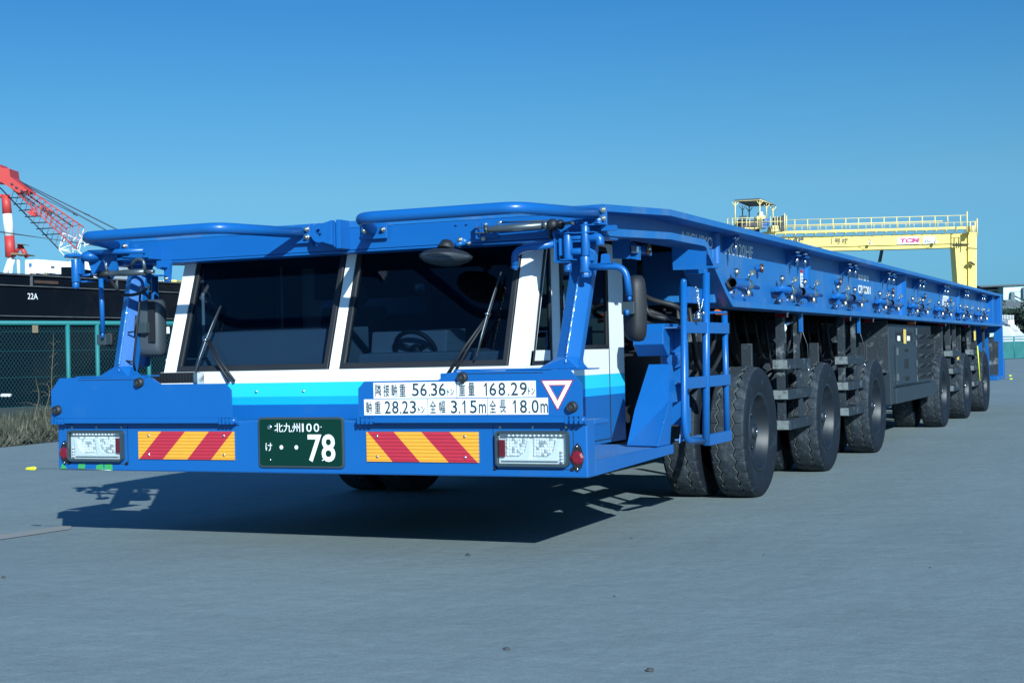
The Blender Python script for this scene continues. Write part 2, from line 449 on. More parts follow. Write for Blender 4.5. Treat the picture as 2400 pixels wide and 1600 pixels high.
# ---- folding flaps
FR = [(.378, .689), (.381, .830), (.415, .864), (.827, .866), (.885, .900), (.96, .908), (1.515, .904), (1.572, .837), (1.572, .689)]
def flap(s):
    b = MB()
    b.prism([(s*x, -.050, z) for x, z in FR], (0, .012, 0))
    x0, x1 = sorted((s*.463, s*1.484)); b.box(x0, x1, -.052, -.002, .6605, .6885)
    x0, x1 = sorted((s*.45, s*1.50)); b.box(x0, x1, -.0375, -.004, .6675, .686)
    x0, x1 = sorted((s*.91, s*1.40)); b.box(x0, x1, -.046, .05, .9075, .915)
    x0, x1 = sorted((s*.93, s*1.38)); b.box(x0, x1, -.0515, -.0502, .8925, .8955, 1)
    f = b.build('folding_flap', ['blue', 'rubber'], T0, bevel=.002)
    for cx in (.415, 1.528):
        h = MB()
        for k in range(4):
            x = cx-.036+k*.024; h.box(s*x-.006, s*x+.006, -.055, -.012, .655, .688)
        h.cyl((s*cx-.052, -.035, .672), (s*cx+.052, -.035, .672), .012, 12)
        h.box(s*cx-.05, s*cx+.05, -.012, -.001, .650, .668)
        h.build('hinge', 'blue', f)
    for (x, z) in ((1.525, .733), (.962, .877)):
        h = MB(); h.rev([(-.004, .012), (-.026, .017), (-.028, .021), (0, .027)], (s*x, -.0505, z), 'y', 20, 0, True); h.rev([(-.026, .0001), (-.026, .017)], (s*x, -.0505, z), 'y', 20)
        h.rev([(-.0265, .0001), (-.0265, .008)], (s*x, -.0505, z), 'y', 12, 1)
        h.build('rubber_buffer', ['rubber', 'frame'], f)
    return f
flapR = flap(1); flapL = flap(-1)

# ---- information stickers on the right flap
ux, uz = (1, 0, 0), (0, 0, 1)
def one(b, x, y, z, h, w=.0076):
    b.add([(x+.010, y, z), (x+.010+w, y, z), (x+.010+w, y, z+h), (x+.010+w*.15, y, z+h), (x+.010-.010, y, z+h-.016), (x+.010-.010, y, z+h-.024), (x+.010, y, z+h-.013)], [(0, 1, 2, 3, 6), (3, 4, 5, 6)], 1)
def sticker(x0, x1, z0, z1, parts):
    b = MB(); y = -.0505
    b.prism([(x0, y, z0), (x1, y, z0), (x1, y, z1), (x0, y, z1)], (0, -.0015, 0), 0)
    for st, a, w, zb, h, bo in parts:
        if st == '1': one(b, x0+a, y-.0022, z0+zb, h); continue
        if st == '.': b.add([(x0+a, y-.0022, z0+zb), (x0+a+.008, y-.0022, z0+zb), (x0+a+.008, y-.0022, z0+zb+.008), (x0+a, y-.0022, z0+zb+.008)], [(0, 1, 2, 3)], 1); continue
        b.text(st, (x0+a, y-.0022, z0+zb), ux, uz, w, h, 1, th=0, bold=bo)
    return b.build('info_sticker', ['sign', 'ink'], flapR)
sc = .457/915.
def chars(s, xs, w, zb, h, bo=.004): return [(c, x, w, zb, h, bo) for c, x in zip(s, xs)]
sticker(.469, .9255, .780, .858, chars('隣接軸重', (.010, .056, .100, .146), .034, .008, .062, .013)+[('5', .216, .037, .010, .062, .010), ('6', .261, .036, .010, .062, .010), ('.', .307, .006, .010, .006, 0), ('3', .320, .034, .010, .062, .010), ('6', .362, .037, .010, .062, .010), ('トン', .405, .040, .012, .034, .03)])
sticker(.9295, 1.3415, .7805, .857, chars('重量', (.010, .060), .034, .008, .064, .013)+[('1', .142, .020, .008, .062, .010), ('6', .172, .036, .008, .062, .010), ('8', .219, .036, .008, .062, .010), ('.', .268, .006, .008, .006, 0), ('2', .284, .036, .008, .062, .010), ('9', .330, .037, .008, .062, .010), ('トン', .372, .036, .010, .036, .03)])
sticker(.414, .767, .6985, .7765, chars('軸重', (.010, .060), .034, .008, .060, .013)+[('2', .116, .034, .007, .062, .010), ('8', .158, .036, .007, .062, .010), ('.', .201, .006, .007, .006, 0), ('2', .214, .034, .007, .062, .010), ('3', .257, .034, .007, .062, .010), ('トン', .300, .038, .008, .036, .03)])
sticker(.7705, 1.087, .6985, .7765, chars('全幅', (.010, .060), .034, .008, .062, .013)+[('3', .124, .034, .007, .062, .010), ('.', .166, .006, .007, .006, 0), ('1', .185, .020, .007, .062, .010), ('5', .226, .036, .007, .062, .010), ('m', .273, .038, .007, .045, .010)])
sticker(1.0905, 1.402, .6985, .7765, chars('全長', (.010, .062), .034, .008, .062, .013)+[('1', .130, .020, .007, .062, .010), ('8', .168, .036, .007, .062, .010), ('.', .212, .006, .007, .006, 0), ('0', .228, .036, .007, .062, .010), ('m', .273, .038, .007, .045, .010)])
b = MB(); y = -.0505
def tri(h, c=(1.450, .811)):
    cx, cz = c; return [(cx-h*.578, y, cz+h*.333), (cx+h*.578, y, cz+h*.333), (cx, y, cz-h*.667)]
def ring(b, o, i, yy, m):
    vs = [(x, yy, z) for x, _, z in o]+[(x, yy, z) for x, _, z in i]
    b.add(vs, [(k, (k+1) % 3, (k+1) % 3+3, k+3) for k in range(3)], m)
ring(b, tri(.143), tri(.130), -.0517, 1); ring(b, tri(.130), tri(.076), -.0517, 0); ring(b, tri(.076), tri(.064), -.0517, 1)
ring(b, tri(.143), tri(.064), -.0506, 0)
o_ = tri(.143); b.add([(x, -.0506, z) for x, _, z in o_]+[(x, -.0517, z) for x, _, z in o_], [(k, (k+1) % 3, (k+1) % 3+3, k+3) for k in range(3)], 1)
b.build('warning_triangle', ['sign', 'red'], flapR, recalc=False)

# ---- hazard panels
def hazard(s):
    b = MB(); y = -.0085
    x0, x1, z0, z1 = .397, 1.015, .467, .6145
    b.box(*sorted((s*x0, s*x1)), -.008, -.0005, z0, z1, 0)
    H = z1-z0; W = x1-x0
    def clipx(xs_top, xs_bot):
        pts = [(xs_top[0], z1), (xs_top[1], z1), (xs_bot[1], z0), (xs_bot[0], z0)]
        return pts
    e = .0012
    def poly(pts, m): b.add([(s*x, y, z) for x, z in pts], [tuple(range(len(pts)))], m)
    f = lambda u: x0+u*W
    poly([(f(.0), z1), (f(.01), z1), (f(.236), z0), (f(0), z0)], 0)
    poly([(f(.01), z1), (f(.252), z1), (f(.482), z0), (f(.236), z0)], 1)
    poly([(f(.252), z1), (f(.50), z1), (f(.738), z0), (f(.482), z0)], 0)
    poly([(f(.50), z1), (f(.75), z1), (f(.99), z0), (f(.738), z0)], 1)
    poly([(f(.75), z1), (f(1), z1), (f(1), z0), (f(.99), z0)], 0)
    h = b.build('hazard_panel', ['orange', 'red'], T0)
    for u in (.10, .885):
        for z in (z0+.025, z1-.022):
            c = MB(); c.ell((s*f(u), -.010, z), .008, .006, .008); c.build('screw', 'chrome', h)
for k in ('orange', 'red'):      # horizontal ribs of the reflective sheet
    nt = M[k].node_tree; w = nt.nodes.new('ShaderNodeTexWave'); w.bands_direction = 'Z'; w.inputs['Scale'].default_value = 18
    tcn = [q for q in nt.nodes if q.type == 'TEX_COORD'][0]; nt.links.new(tcn.outputs['Object'], w.inputs['Vector'])
    bu = nt.nodes.new('ShaderNodeBump'); bu.inputs['Strength'].default_value = .35; bu.inputs['Distance'].default_value = .01
    nt.links.new(w.outputs[1], bu.inputs['Height']); nt.links.new(bu.outputs[0], nt.nodes['Principled BSDF'].inputs['Normal'])
hazard(1); hazard(-1)

# ---- headlamps
def rrect(x0, x1, z0, z1, r, y, n=5):
    out = []
    for cx, cz, a in ((x1-r, z1-r, 0), (x0+r, z1-r, 90), (x0+r, z0+r, 180), (x1-r, z0+r, 270)):
        for i in range(n+1):
            t = rad(a+90*i/n); out.append((cx+r*math.cos(t), y, cz+r*math.sin(t)))
    return out
def headlamp(s):
    x0, x1, z0, z1 = 1.113, 1.487, .452, .620
    def bld(b, name, mats, par, **k):
        return (b if s > 0 else b.mirror()).build(name, mats, par, **k)
    b = MB()
    o = rrect(x0, x1, z0, z1, .02, -.030); i = rrect(x0+.010, x1-.010, z0+.012, z1-.010, .008, -.030); n = len(o)
    vs = o+i+[(x, 0.0, z) for x, _, z in o]+[(x, -.004, z) for x, _, z in i]
    fs = []
    for k in range(n):
        j = (k+1) % n
        fs += [(k, j, j+n, k+n), (k, k+2*n, j+2*n, j), (k+n, j+n, j+3*n, k+3*n)]
    fs.append(tuple(range(3*n, 4*n)))
    b.add(vs, fs, 0)
    h = bld(b, 'headlamp', 'frame', T0)
    b = MB(); b.box(1.124, 1.476, -.0075, -.0045, .465, .609); bld(b, 'lamp_back', 'lampwhite', h)
    # reflectors: facetted bowls, their sparkle painted in by random darker facets
    for (a0, a1, c0, c1) in ((1.166, 1.285, .500, .586), (1.305, 1.425, .500, .586)):
        b = MB(); nx, nz = 9, 6
        for p in range(nx):
            for q in range(nz):
                xa = a0+(a1-a0)*p/nx; xb = a0+(a1-a0)*(p+1)/nx; za = c0+(c1-c0)*q/nz; zb = c0+(c1-c0)*(q+1)/nz
                j = random.uniform(-.004, .004); jj = random.uniform(-.004, .004)
                b.add([(xa, -.012, za), (xb, -.012, za), (xb, -.012, zb), (xa, -.012, zb), ((xa+xb)/2+j, -.019, (za+zb)/2+jj)], [(0, 1, 4), (1, 2, 4), (2, 3, 4), (3, 0, 4)], random.choice((0, 0, 0, 1)))
        bld(b, 'reflector', ['reflector', 'dark_facet', 'chrome'], h, recalc=False)
    b = MB()
    for p in range(13):
        b.ell((1.182+p*.022, -.018, .598), .007, .008, .006)
    bld(b, 'indicator_leds', 'reflector', h)
    b = MB(); b.box(1.133, 1.470, -.016, -.010, .5885, .5915); b.box(1.133, 1.470, -.013, -.008, .592, .606)
    bld(b, 'indicator_strip', 'chrome', h)
    b = MB()
    for dx in (0, .146):
        b.prism([(1.142+dx, -.0225, .478), (1.145+dx, -.0225, .488), (1.230+dx, -.0225, .498), (1.262+dx, -.0225, .522), (1.276+dx, -.0225, .576), (1.300+dx, -.0225, .576), (1.288+dx, -.0225, .500), (1.289+dx, -.0225, .478)], (0, .012, 0))
    bld(b, 'light_guide', 'lampwhite', h, bevel=.003)
    b = MB(); b.box(1.130, 1.158, -.022, -.008, .498, .578)
    bld(b, 'side_reflector', 'redlens', h)
    b = MB()
    for z in (.478, .493, .508, .524): b.ell((1.452, -.018, z), .008, .007, .0065)
    bld(b, 'position_leds', 'lampwhite', h)
    b = MB(); b.box(1.124, 1.476, -.0275, -.0262, .465, .609); 
    bld(b, 'lens', 'lens', h)
    # cut-out plate around the lamp
    b = MB()
    b.box(1.090, 1.0925, -.0012, .0005, .44, .645); b.box(1.503, 1.5055, -.0012, .0005, .44, .645); b.box(1.09, 1.505, -.0012, .0005, .437, .4395)
    bld(b, 'mounting_seam', 'dark', T0)
    for x, z in ((1.100, .441), (1.498, .441)):
        b = MB(); b.hexbolt((x, -.001, z), (0, -1, 0), .008, .008); bld(b, 'bolt', 'dark', h)
    for x in (1.13, 1.30, 1.47):
        b = MB(); b.hexbolt((x, -.001, .636), (0, -1, 0), .005, .006); bld(b, 'bolt', 'zinc', h)
    # oval side marker
    b = MB(); b.tube([(1.525, -.002, .495), (1.525, -.012, .495), (1.525, -.018, .495)], [.033, .033, .022], 8, 1, smooth=False)
    b.prism([(1.525, -.008, .563), (1.507, -.008, .543), (1.497, -.008, .51), (1.497, -.008, .48), (1.507, -.008, .449), (1.525, -.008, .429), (1.543, -.008, .449), (1.553, -.008, .48), (1.553, -.008, .51), (1.543, -.008, .543)], (0, .0078, 0), 0)
    b.ell((1.525, -.010, .547), .006, .005, .006, 2); b.ell((1.525, -.010, .441), .006, .005, .006, 2)
    bld(b, 'side_marker_lamp', ['rubber', 'redlens', 'chrome'], T0)
headlamp(1); headlamp(-1)

# ---- number plate
b = MB(); b.prism(rrect(-.243, .268, .430, .688, .02, -.012), (0, .0115, 0)); 
np_ = b.build('number_plate', 'frame', T0, bevel=.003)
b = MB(); b.prism(rrect(-.232, .257, .441, .677, .014, -.0135), (0, .0012, 0), 0)
y = -.0152
for st, x, w, z, h in (('北九州', -.140, .155, .612, .046), ('1', .026, .010, .614, .042), ('0', .052, .032, .614, .042), ('0', .096, .032, .614, .042), ('け', -.196, .040, .515, .042)):
    b.text(st, (x, y, z), ux, uz, w, h, 1, th=0, bold=.006)
b.text('78', (.058, y, .462), ux, uz, .162, .140, 1, th=0, bold=.018)
for x in (-.100, -.010): b.rev([(0, .0001), (0, .011)], (x, y, .535), 'y', 16, 1)
b.build('plate_sheet', ['green', 'letter'], np_)
for x, z, r in ((-.170, .637, .014), (-.165, .470, .006), (.145, .470, .006), (.140, .638, .006)):
    b = MB(); b.ell((x, -.016, z), r, .007, r); b.build('screw', 'chrome', np_)

# ---- green tape and the wire markers at the bumper's left corner
for pts in ([(-1.565, .402), (-1.545, .437), (-1.515, .412), (-1.515, .402)], [(-1.438, .402), (-1.432, .437), (-1.385, .439), (-1.39, .402)], [(-1.312, .402), (-1.31, .428), (-1.262, .441), (-1.260, .402)], [(-1.254, .402), (-1.252, .437), (-1.20, .439), (-1.198, .402)]):
    b = MB(); b.prism([(x, -.0014, z) for x, z in pts], (0, .001, 0)); b.build('tape_strip', 'tape', T0)
b = MB(); b.tube([(-1.20, -.010, .4035), (-1.40, -.010, .409), (-1.65, -.012, .408), (-1.73, -.012, .406)], .0022, 6)
w_ = b.build('marker_wire', 'wire', T0)
b = MB(); b.tube([(-1.725, -.012, .408), (-1.735, -.012, .4075), (-1.79, -.012, .405), (-1.80, -.012, .4047)], [.005, .011, .008, .003], 8); b.build('marker_tip', 'yellowtip', w_)
for z, y1 in ((.455, 18.62), (.40, 18.72)):
    b = MB(); b.tube([(1.56, 18.2, z), (1.60, y1, z-.005)], .004, 6); w_ = b.build('marker_wire', 'wire', T0)
    b = MB(); b.tube([(1.60, y1, z-.005), (1.62, y1+.20, z-.01)], [.010, .010], 8); b.build('marker_tip', 'yellowtip', w_)

# ---- cab
cab = MB()
Z0, ZB, ZM, ZC, ZS = .655, .740, .782, .858, .921
yF = .30
# front skin in bands (0 blue, 1 light blue, 2 cyan, 3 white)
def front_band(z0, z1, m):
    cab.box(-1.10, 1.13, yF, yF+.05, z0, z1, m)
front_band(Z0, ZB, 0); front_band(ZB, ZM, 1); front_band(ZM, ZC, 2); front_band(ZC, ZS, 3)
for s, x in ((1, 1.13), (-1, -1.10)):
    x0, x1 = sorted((x, x-s*.04))
    for z0, z1, m in ((.47, ZB, 0), (ZB, ZM, 1), (ZM, ZC, 2), (ZC, 1.0, 3)):
        cab.box(x0, x1, yF+.0501, 1.74, z0, z1, m)
        # bevelled rear corner
        cab.prism([(x, 1.74, z0), (x-s*.07, 1.86, z0), (x-s*.11, 1.84, z0), (x-s*.04, 1.74, z0)], (0, 0, z1-z0), m)
lean = lambda z: .33+(z-.921)*(.22/.64)
def pillar(xa, xb, za=.921, zb=1.58, dy=.06):
    cab.prism([(xa, lean(za), za), (xb, lean(za), za), (xb, lean(za)+dy, za), (xa, lean(za)+dy, za)], (0, lean(zb)-lean(za), zb-za), 3)
pillar(-1.10, -1.018); pillar(-.02, .040)
# right corner pillar with chamfer
for xa, xb, s in ((1.028, 1.095, 1),):
    cab.prism([(xa, lean(.921), .921), (xb, lean(.921), .921), (1.13, lean(.921)+.035, .921), (1.13, lean(.921)+.09, .921), (xa, lean(.921)+.09, .921)], (0, lean(1.58)-lean(.921), 1.58-.921), 3)
# side posts and roof
for s, x in ((1, 1.13), (-1, -1.10)):
    x0, x1 = sorted((x, x-s*.04))
    cab.box(x0, x1, .66, .78, 1.0001, 1.58, 3); cab.box(x0, x1, 1.48, 1.74, 1.0001, 1.58, 3); cab.box(x0, x1, .36, .66, .921, 1.0, 3) if False else None
    cab.prism([(x, 1.74, 1.0001), (x-s*.07, 1.86, 1.0001), (x-s*.11, 1.84, 1.0001), (x-s*.04, 1.74, 1.0001)], (0, 0, .58), 3)
cab.box(-1.10, 1.13, .56, 1.86, 1.5805, 1.60, 3)
cab.prism([(-1.10, yF+.0, ZS), (1.13, yF, ZS), (1.13, .345, ZS), (-1.10, .345, ZS)], (0, 0, .004), 3)
cabo = cab.build('cab', ['blue', 'sky', 'cyan', 'white'], T0, bevel=.006)
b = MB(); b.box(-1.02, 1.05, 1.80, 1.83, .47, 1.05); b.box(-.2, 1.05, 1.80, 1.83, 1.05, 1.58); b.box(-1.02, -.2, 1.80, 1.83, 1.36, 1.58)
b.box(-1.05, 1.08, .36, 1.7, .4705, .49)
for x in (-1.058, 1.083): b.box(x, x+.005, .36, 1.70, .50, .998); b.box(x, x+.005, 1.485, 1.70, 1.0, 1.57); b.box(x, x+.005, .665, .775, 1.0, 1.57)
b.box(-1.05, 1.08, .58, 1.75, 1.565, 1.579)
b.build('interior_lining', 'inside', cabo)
b = MB()
for x in (-.72, -.44, -.14): b.hexbolt((x-.02, yF-.001, .812), (0, -1, 0), .006, .006)
b.build('panel_screws', 'zinc', cabo)
# glass with black rubber frames
def screen(name, xa, xb, za, zb):
    b = MB(); t = .030
    def q(x, z, d): return (x, lean(z)+d, z)
    o = [(xa, za), (xb, za), (xb, zb), (xa, zb)]; i = [(xa+t, za+t*1.2), (xb-t, za+t*1.2), (xb-t, zb-t), (xa+t, zb-t)]
    vs = [q(x, z, -.008) for x, z in o]+[q(x, z, -.008) for x, z in i]+[q(x, z, .03) for x, z in o]+[q(x, z, .03) for x, z in i]
    fs = []
    for k in range(4):
        j = (k+1) % 4; fs += [(k, j, j+4, k+4), (k, k+8, j+8, j), (k+4, j+4, j+12, k+12), (k+8, k+12, j+12, j+8)]
    b.add(vs, fs)
    f = b.build('windscreen_frame', 'rubber', cabo, bevel=.004)
    g = MB(); g.prism([q(x, z, .004) for x, z in i], (0, .006, 0)); g.build('windscreen_glass', 'glass', f)
screen('windscreen', -1.012, -.026, .9215, 1.578); screen('windscreen', .046, 1.024, .9215, 1.578)
def side_window(x, y0, y1, z0, z1, s, slope=0):
    b = MB(); t = .022; xa = x+s*.004
    o = [(y0, z0), (y1, z0), (y1, z1), (y0+slope, z1)]; i = [(y0+t, z0+t), (y1-t, z0+t), (y1-t, z1-t), (y0+slope+t, z1-t)]
    vs = [(xa, y, z) for y, z in o]+[(xa, y, z) for y, z in i]+[(x-s*.03, y, z) for y, z in o]+[(x-s*.03, y, z) for y, z in i]
    fs = []
    for k in range(4):
        j = (k+1) % 4; fs += [(k, j, j+4, k+4), (k, k+8, j+8, j), (k+4, j+4, j+12, k+12), (k+8, k+12, j+12, j+8)]
    b.add(vs, fs); f = b.build('side_window', 'rubber', cabo, bevel=.002)
    g = MB(); g.prism([(x-s*.01, y, z) for y, z in i], (s*.005, 0, 0)); g.build('side_glass', 'glass', f)
for s, x in ((1, 1.13), (-1, -1.10)):
    side_window(x, .395, .655, .925, 1.578, s, .20)
    side_window(x, .80, 1.478, 1.002, 1.575, s)
b = MB(); b.box(1.1302, 1.1335, 1.486, 1.490, .49, 1.56); b.box(1.1302, 1.1335, .62, 1.49, .490, .494)
b.build('door_seam', 'dark', cabo)
b = MB(); b.tube([(1.140, .80, .93), (1.142, .80, 1.2)], .010, 10, 0); b.tube([(1.142, .80, 1.19), (1.142, .80, 1.34)], .005, 8, 1); b.ell((1.142, .80, 1.20), .014, .014, .016, 1)
b.box(1.131, 1.138, .775, .797, .93, 1.50, 0)
b.build('gas_strut', ['rubber', 'chrome'], cabo)
# interior
b = MB()
b.prism([(-1.0, .46, .93), (-1.0, .58, 1.145), (-1.0, .9, 1.16), (-1.0, .9, .5), (-1.0, .42, .5)], (.90, 0, 0))
b.prism([(.08, .46, .93), (.08, .46, 1.00), (.08, .80, 1.02), (.08, .80, .5), (.08, .42, .5)], (.92, 0, 0))
b.prism([(.08, .60, 1.0), (.08, .62, 1.12), (.08, .85, 1.13), (.08, .85, 1.0)], (.46, 0, 0))
b.build('dashboard', 'dash', cabo, bevel=.008)
def seat(x):
    b = MB(); b.prism([(x-.22, 1.30, .75), (x-.22, 1.42, .75), (x-.20, 1.55, 1.28), (x-.20, 1.45, 1.30)], (.42, 0, 0)); b.box(x-.24, x+.22, .95, 1.42, .66, .78); b.ell((x-.01, 1.50, 1.37), .12, .05, .08)
    b.build('seat', 'seat', cabo, bevel=.03)
seat(.62); seat(-.55)
b = MB()
cst = Vector((.36, .60, 1.01)); R_ = Matrix.Rotation(rad(-62), 3, 'X')
b.tube([cst+R_ @ Vector((.12*math.cos(t), .12*math.sin(t), 0)) for t in [2*PI*i/32 for i in range(33)]], .013, 8, cap=False)
for t in (90, 210, 330): b.tube([cst, cst+R_ @ Vector((.12*math.cos(rad(t)), .12*math.sin(rad(t)), 0))], .012, 8)
b.tube([cst, cst+Vector((0, .06, -.25))], .03, 10); b.ell(cst, .04, .03, .04)
b.build('steering_wheel', 'rubber', cabo)
b = MB(); b.box(.36, .43, .60, .62, 1.33, 1.375, 0); b.box(.368, .422, .598, .602, 1.337, 1.367, 1); b.tube(rp([(.40, .60, 1.33), (.41, .60, 1.27), (.44, .59, 1.25), (.46, .60, 1.33)], .03), .006, 8)
b.build('camera_unit', ['rubber', 'cyl'], cabo)
b = MB()
for x in (.20, .24, .27, .50, .66, .70, .76): b.cyl((x, .478, .965), (x, .47, .968), .005, 8)
b.build('dashboard_buttons', 'chrome', cabo)

# ---- wipers: twin parallel arms
def wiper(base, tip, s, blade_dir):
    b = MB(); base = Vector(base); tip = Vector(tip); o = Vector((.035, 0, 0))
    b.tube([base, base*.5+tip*.5+Vector((0, -.02, 0)), tip], [.010, .007, .005], 8, 0)
    b.tube([base+o, (base+o)*.5+(tip+o*.3)*.5+Vector((0, -.02, 0)), tip+o*.3], [.008, .006, .004], 8, 0)
    w = b.build('wiper_arm', 'rubber', T0)
    h = MB(); d = Vector(blade_dir)
    h.tube([tip-d, tip-d*.5+Vector((0, -.012, 0)), tip+Vector((0, -.016, 0)), tip+d*.5+Vector((0, -.012, 0)), tip+d], [.003, .004, .005, .004, .003], 8, 0)
    h.tube([tip-d+Vector((0, .006, 0)), tip+d+Vector((0, .006, 0))], .003, 6, 1); h.ell(tip+Vector((0, -.02, 0)), .012, .012, .010, 2)
    h.build('wiper_blade', ['cyl', 'rubber', 'chrome'], w)
wiper((.70, .275, .868), (.905, .375, 1.19), 1, (.030, .095, .215))
wiper((-.62, .275, .872), (-.815, .355, 1.10), -1, (.030, .085, .19))
b = MB()
k = 14
for i in range(k): b.box(-.998+i*.020, -.986+i*.020, .10, .16, .868, .925, 0)
b.box(-1.0, -.73, .11, .15, .872, .919, 0); b.box(-.728, -.700, .10, .16, .862, .922, 1); b.tube([(-.714, .12, .862), (-.714, .12, .84)], .008, 8, 1)
b.build('wiper_motor', ['rubber', 'chrome'], T0)
b = MB(); b.box(.72, .80, .18, .24, .86, .895); b.build('wiper_bracket', 'blue', T0, bevel=.004)

# ---- A-shaped corner struts carrying the mirror gear
def strut(s):
    b = MB()
    p0 = Vector((s*1.362, .30, .935)); p1 = Vector((s*1.39, .45, 1.40)); p2 = Vector((s*1.39, .50, 1.56))
    d = (p1-p0).normalized()
    ring_ = [(-.060, -.012), (.008, -.050), (.056, .012), (.054, .065), (-.058, .065)]
    vs = []
    for p in (p0, p1, p2):
        vs += [p+Vector((x if s > 0 else -x*(-1) if False else x, y, 0)) for x, y in ring_]
    n = 5
    fs = [tuple(range(n)), tuple(range(2*n, 3*n))]+[(i*n+j, i*n+(j+1) % n, (i+1)*n+(j+1) % n, (i+1)*n+j) for i in range(2) for j in range(n)]
    b.add(vs, fs)
    # flared foot
    q = p0+Vector((0, 0, -.028)); xo = -s*0
    b.add([(q.x-.145, .26, q.z), (q.x+.075, .26, q.z), (q.x+.075, .38, q.z), (q.x-.145, .38, q.z), (p0.x-.048, .288, p0.z+.03), (p0.x+.010, .255, p0.z+.03), (p0.x+.052, .31, p0.z+.03), (p0.x-.046, .355, p0.z+.03)], [(0, 1, 2, 3), (4, 5, 6, 7), (0, 1, 5, 4), (1, 2, 6, 5), (2, 3, 7, 6), (3, 0, 4, 7)])
    b.box(s*1.36-.20, s*1.36+.13, .0, .40, .9005 if s > 0 else .9005, .9070)
    o = b.build('corner_strut', 'blue', T0, bevel=.003)
    w = MB(); e = Vector((.008, -.050, 0)); w.bead(p0+e+d*.04, p1+e-d*.04, .0075); w.build('weld_bead', 'weld', o)
strut(1); strut(-1)
b = MB(); b.tube([(-1.30, .33, .94), (-1.285, .30, .99), (-1.262, .33, 1.30), (-1.262, .35, 1.42)], .006, 8); b.tube([(-1.335, .30, .995), (-1.29, .29, .99)], .005, 8); b.tube([(-1.335, .32, 1.155), (-1.28, .31, 1.16), (-1.27, .31, 1.25)], .005, 8)
b.build('hose', 'rubber', T0)

# ---- guard tubes in front of the deck nose
def guard(xa, xb, xc, xd):
    "tube standing off the nose on two slanting legs"
    b = MB(); z = 1.662
    b.tube(rp([(xa, .365, 1.655), (xb, -.15, z), (xc, -.15, z), (xd, .365, 1.660)], .09, 8), .029, 20)
    g = b.build('guard_tube', 'blue', T0)
    for x, pl in ((xa, .085), (xd, .055)):
        h = MB(); h.box(x-pl*.8, x+pl, .372, .386, 1.605, 1.705); h.build('tube_bracket', 'blue', g, bevel=.003)
    for x, z_ in ((xa-.045, 1.65), (xa+.065, 1.65), (xd+.038, 1.636), (xd+.038, 1.678)):
        h = MB(); h.hexbolt((x, .372, z_), (0, -1, 0), .012, .018); h.build('bolt', 'zinc', g)
guard(.24, .47, 1.31, 1.50); guard(-1.45, -1.235, -.36, -.20)
b = MB(); b.box(1.521, 1.529, .385, .401, 1.59, 1.709); b.box(-.148, -.141, .385, .401, 1.59, 1.709); b.build('weld_plate', 'blue', T0)
b = MB()            # towing eye
pts = [(-.075, 1.565), (-.065, 1.61)]
b2 = []
cx, cz, r = -.045, 1.648, .052
for i in range(13):
    t = rad(70+220*i/12); b2.append((cx+r*math.cos(t), cz+r*math.sin(t)))
o = b2+[(.035, 1.580), (.035, 1.712)]
i_ = [(cx-.004+.020*math.cos(2*PI*k/15), cz+.020*math.sin(2*PI*k/15)) for k in range(15)]
# order the outer ring to match the hole ring by angle
def angk(p): return math.atan2(p[1]-cz, p[0]-cx)
o = sorted(o, key=angk); i_ = sorted(i_, key=angk)
n = len(o)
for yy0, yy1 in ((.300, .335),):
    vs = [(x, yy0, z) for x, z in o]+[(x, yy0, z) for x, z in i_]+[(x, yy1, z) for x, z in o]+[(x, yy1, z) for x, z in i_]
    fs = []
    for k in range(n):
        j = (k+1) % n; fs += [(k, j, j+n, k+n), (k+2*n, k+3*n, j+3*n, j+2*n), (k, k+2*n, j+2*n, j), (k+n, j+n, j+3*n, k+3*n)]
    b.add(vs, fs)
b.box(-.01, .0, .335, .401, 1.59, 1.70); b.box(.060, .085, .30, .401, 1.560, 1.712); b.box(.0355, .0595, .315, .34, 1.57, 1.70)
b.build('towing_eye', 'blue', T0, bevel=.002)
for x in (.72, .78): 
    b = MB(); b.hexbolt((x, .401, 1.655), (0, -1, 0), .006, .008); b.build('bolt', 'blue', T0)
# ---- right mirror gear
M['mirror_dark'] = mat('dusty_convex_mirror', (.09, .11, .13), .28, .5, var=.2, vs_=12)
M['mirror_shell'] = mat('grey_mirror_shell', (.05, .065, .08), .35, var=.1)
yA = .33
b = MB()
b.cyl((1.365, yA, 1.444), (1.365, yA, 1.565), .0235, 20); b.box(1.33, 1.405, yA-.03, yA+.03, 1.566, 1.572); b.box(1.335, 1.40, yA-.03, yA+.03, 1.436, 1.443)
b.box(1.31, 1.385, yA-.04, yA+.02, 1.425, 1.430); b.box(1.305, 1.311, yA-.04, yA+.03, 1.43, 1.575); b.box(1.330, 1.341, yA-.035, yA-.015, 1.46, 1.545)
b.cyl((1.362, yA, 1.430), (1.362, yA, 1.395), .020, 6); b.ell((1.362, yA, 1.394), .019, .019, .016)
b.cyl((1.365, yA, 1.573), (1.365, yA, 1.590), .012, 12)
b.build('pivot_bracket', 'blue', T0, bevel=.0015)
b = MB()
b.cyl((1.458, yA, 1.455), (1.458, yA, 1.600), .0215, 20); b.cyl((1.458, yA, 1.601), (1.458, yA, 1.625), .014, 14); b.cyl((1.455, yA, 1.374), (1.455, yA, 1.451), .0265, 20)
b.cyl((1.455, yA, 1.350), (1.455, yA, 1.373), .021, 6); b.cyl((1.387, yA, 1.545), (1.437, yA, 1.545), .012, 12); b.cyl((1.387, yA, 1.478), (1.437, yA, 1.478), .018, 14); b.cyl((1.387, yA, 1.528), (1.437, yA, 1.528), .005, 8)
b.box(1.39, 1.51, yA-.02, yA+.04, 1.5655, 1.5715)
b.prism([(1.482, yA-.01, 1.48), (1.494, yA-.01, 1.47), (1.497, yA-.01, 1.44), (1.508, yA-.01, 1.438), (1.508, yA-.01, 1.43), (1.48, yA-.01, 1.43)], (0, .03, 0))
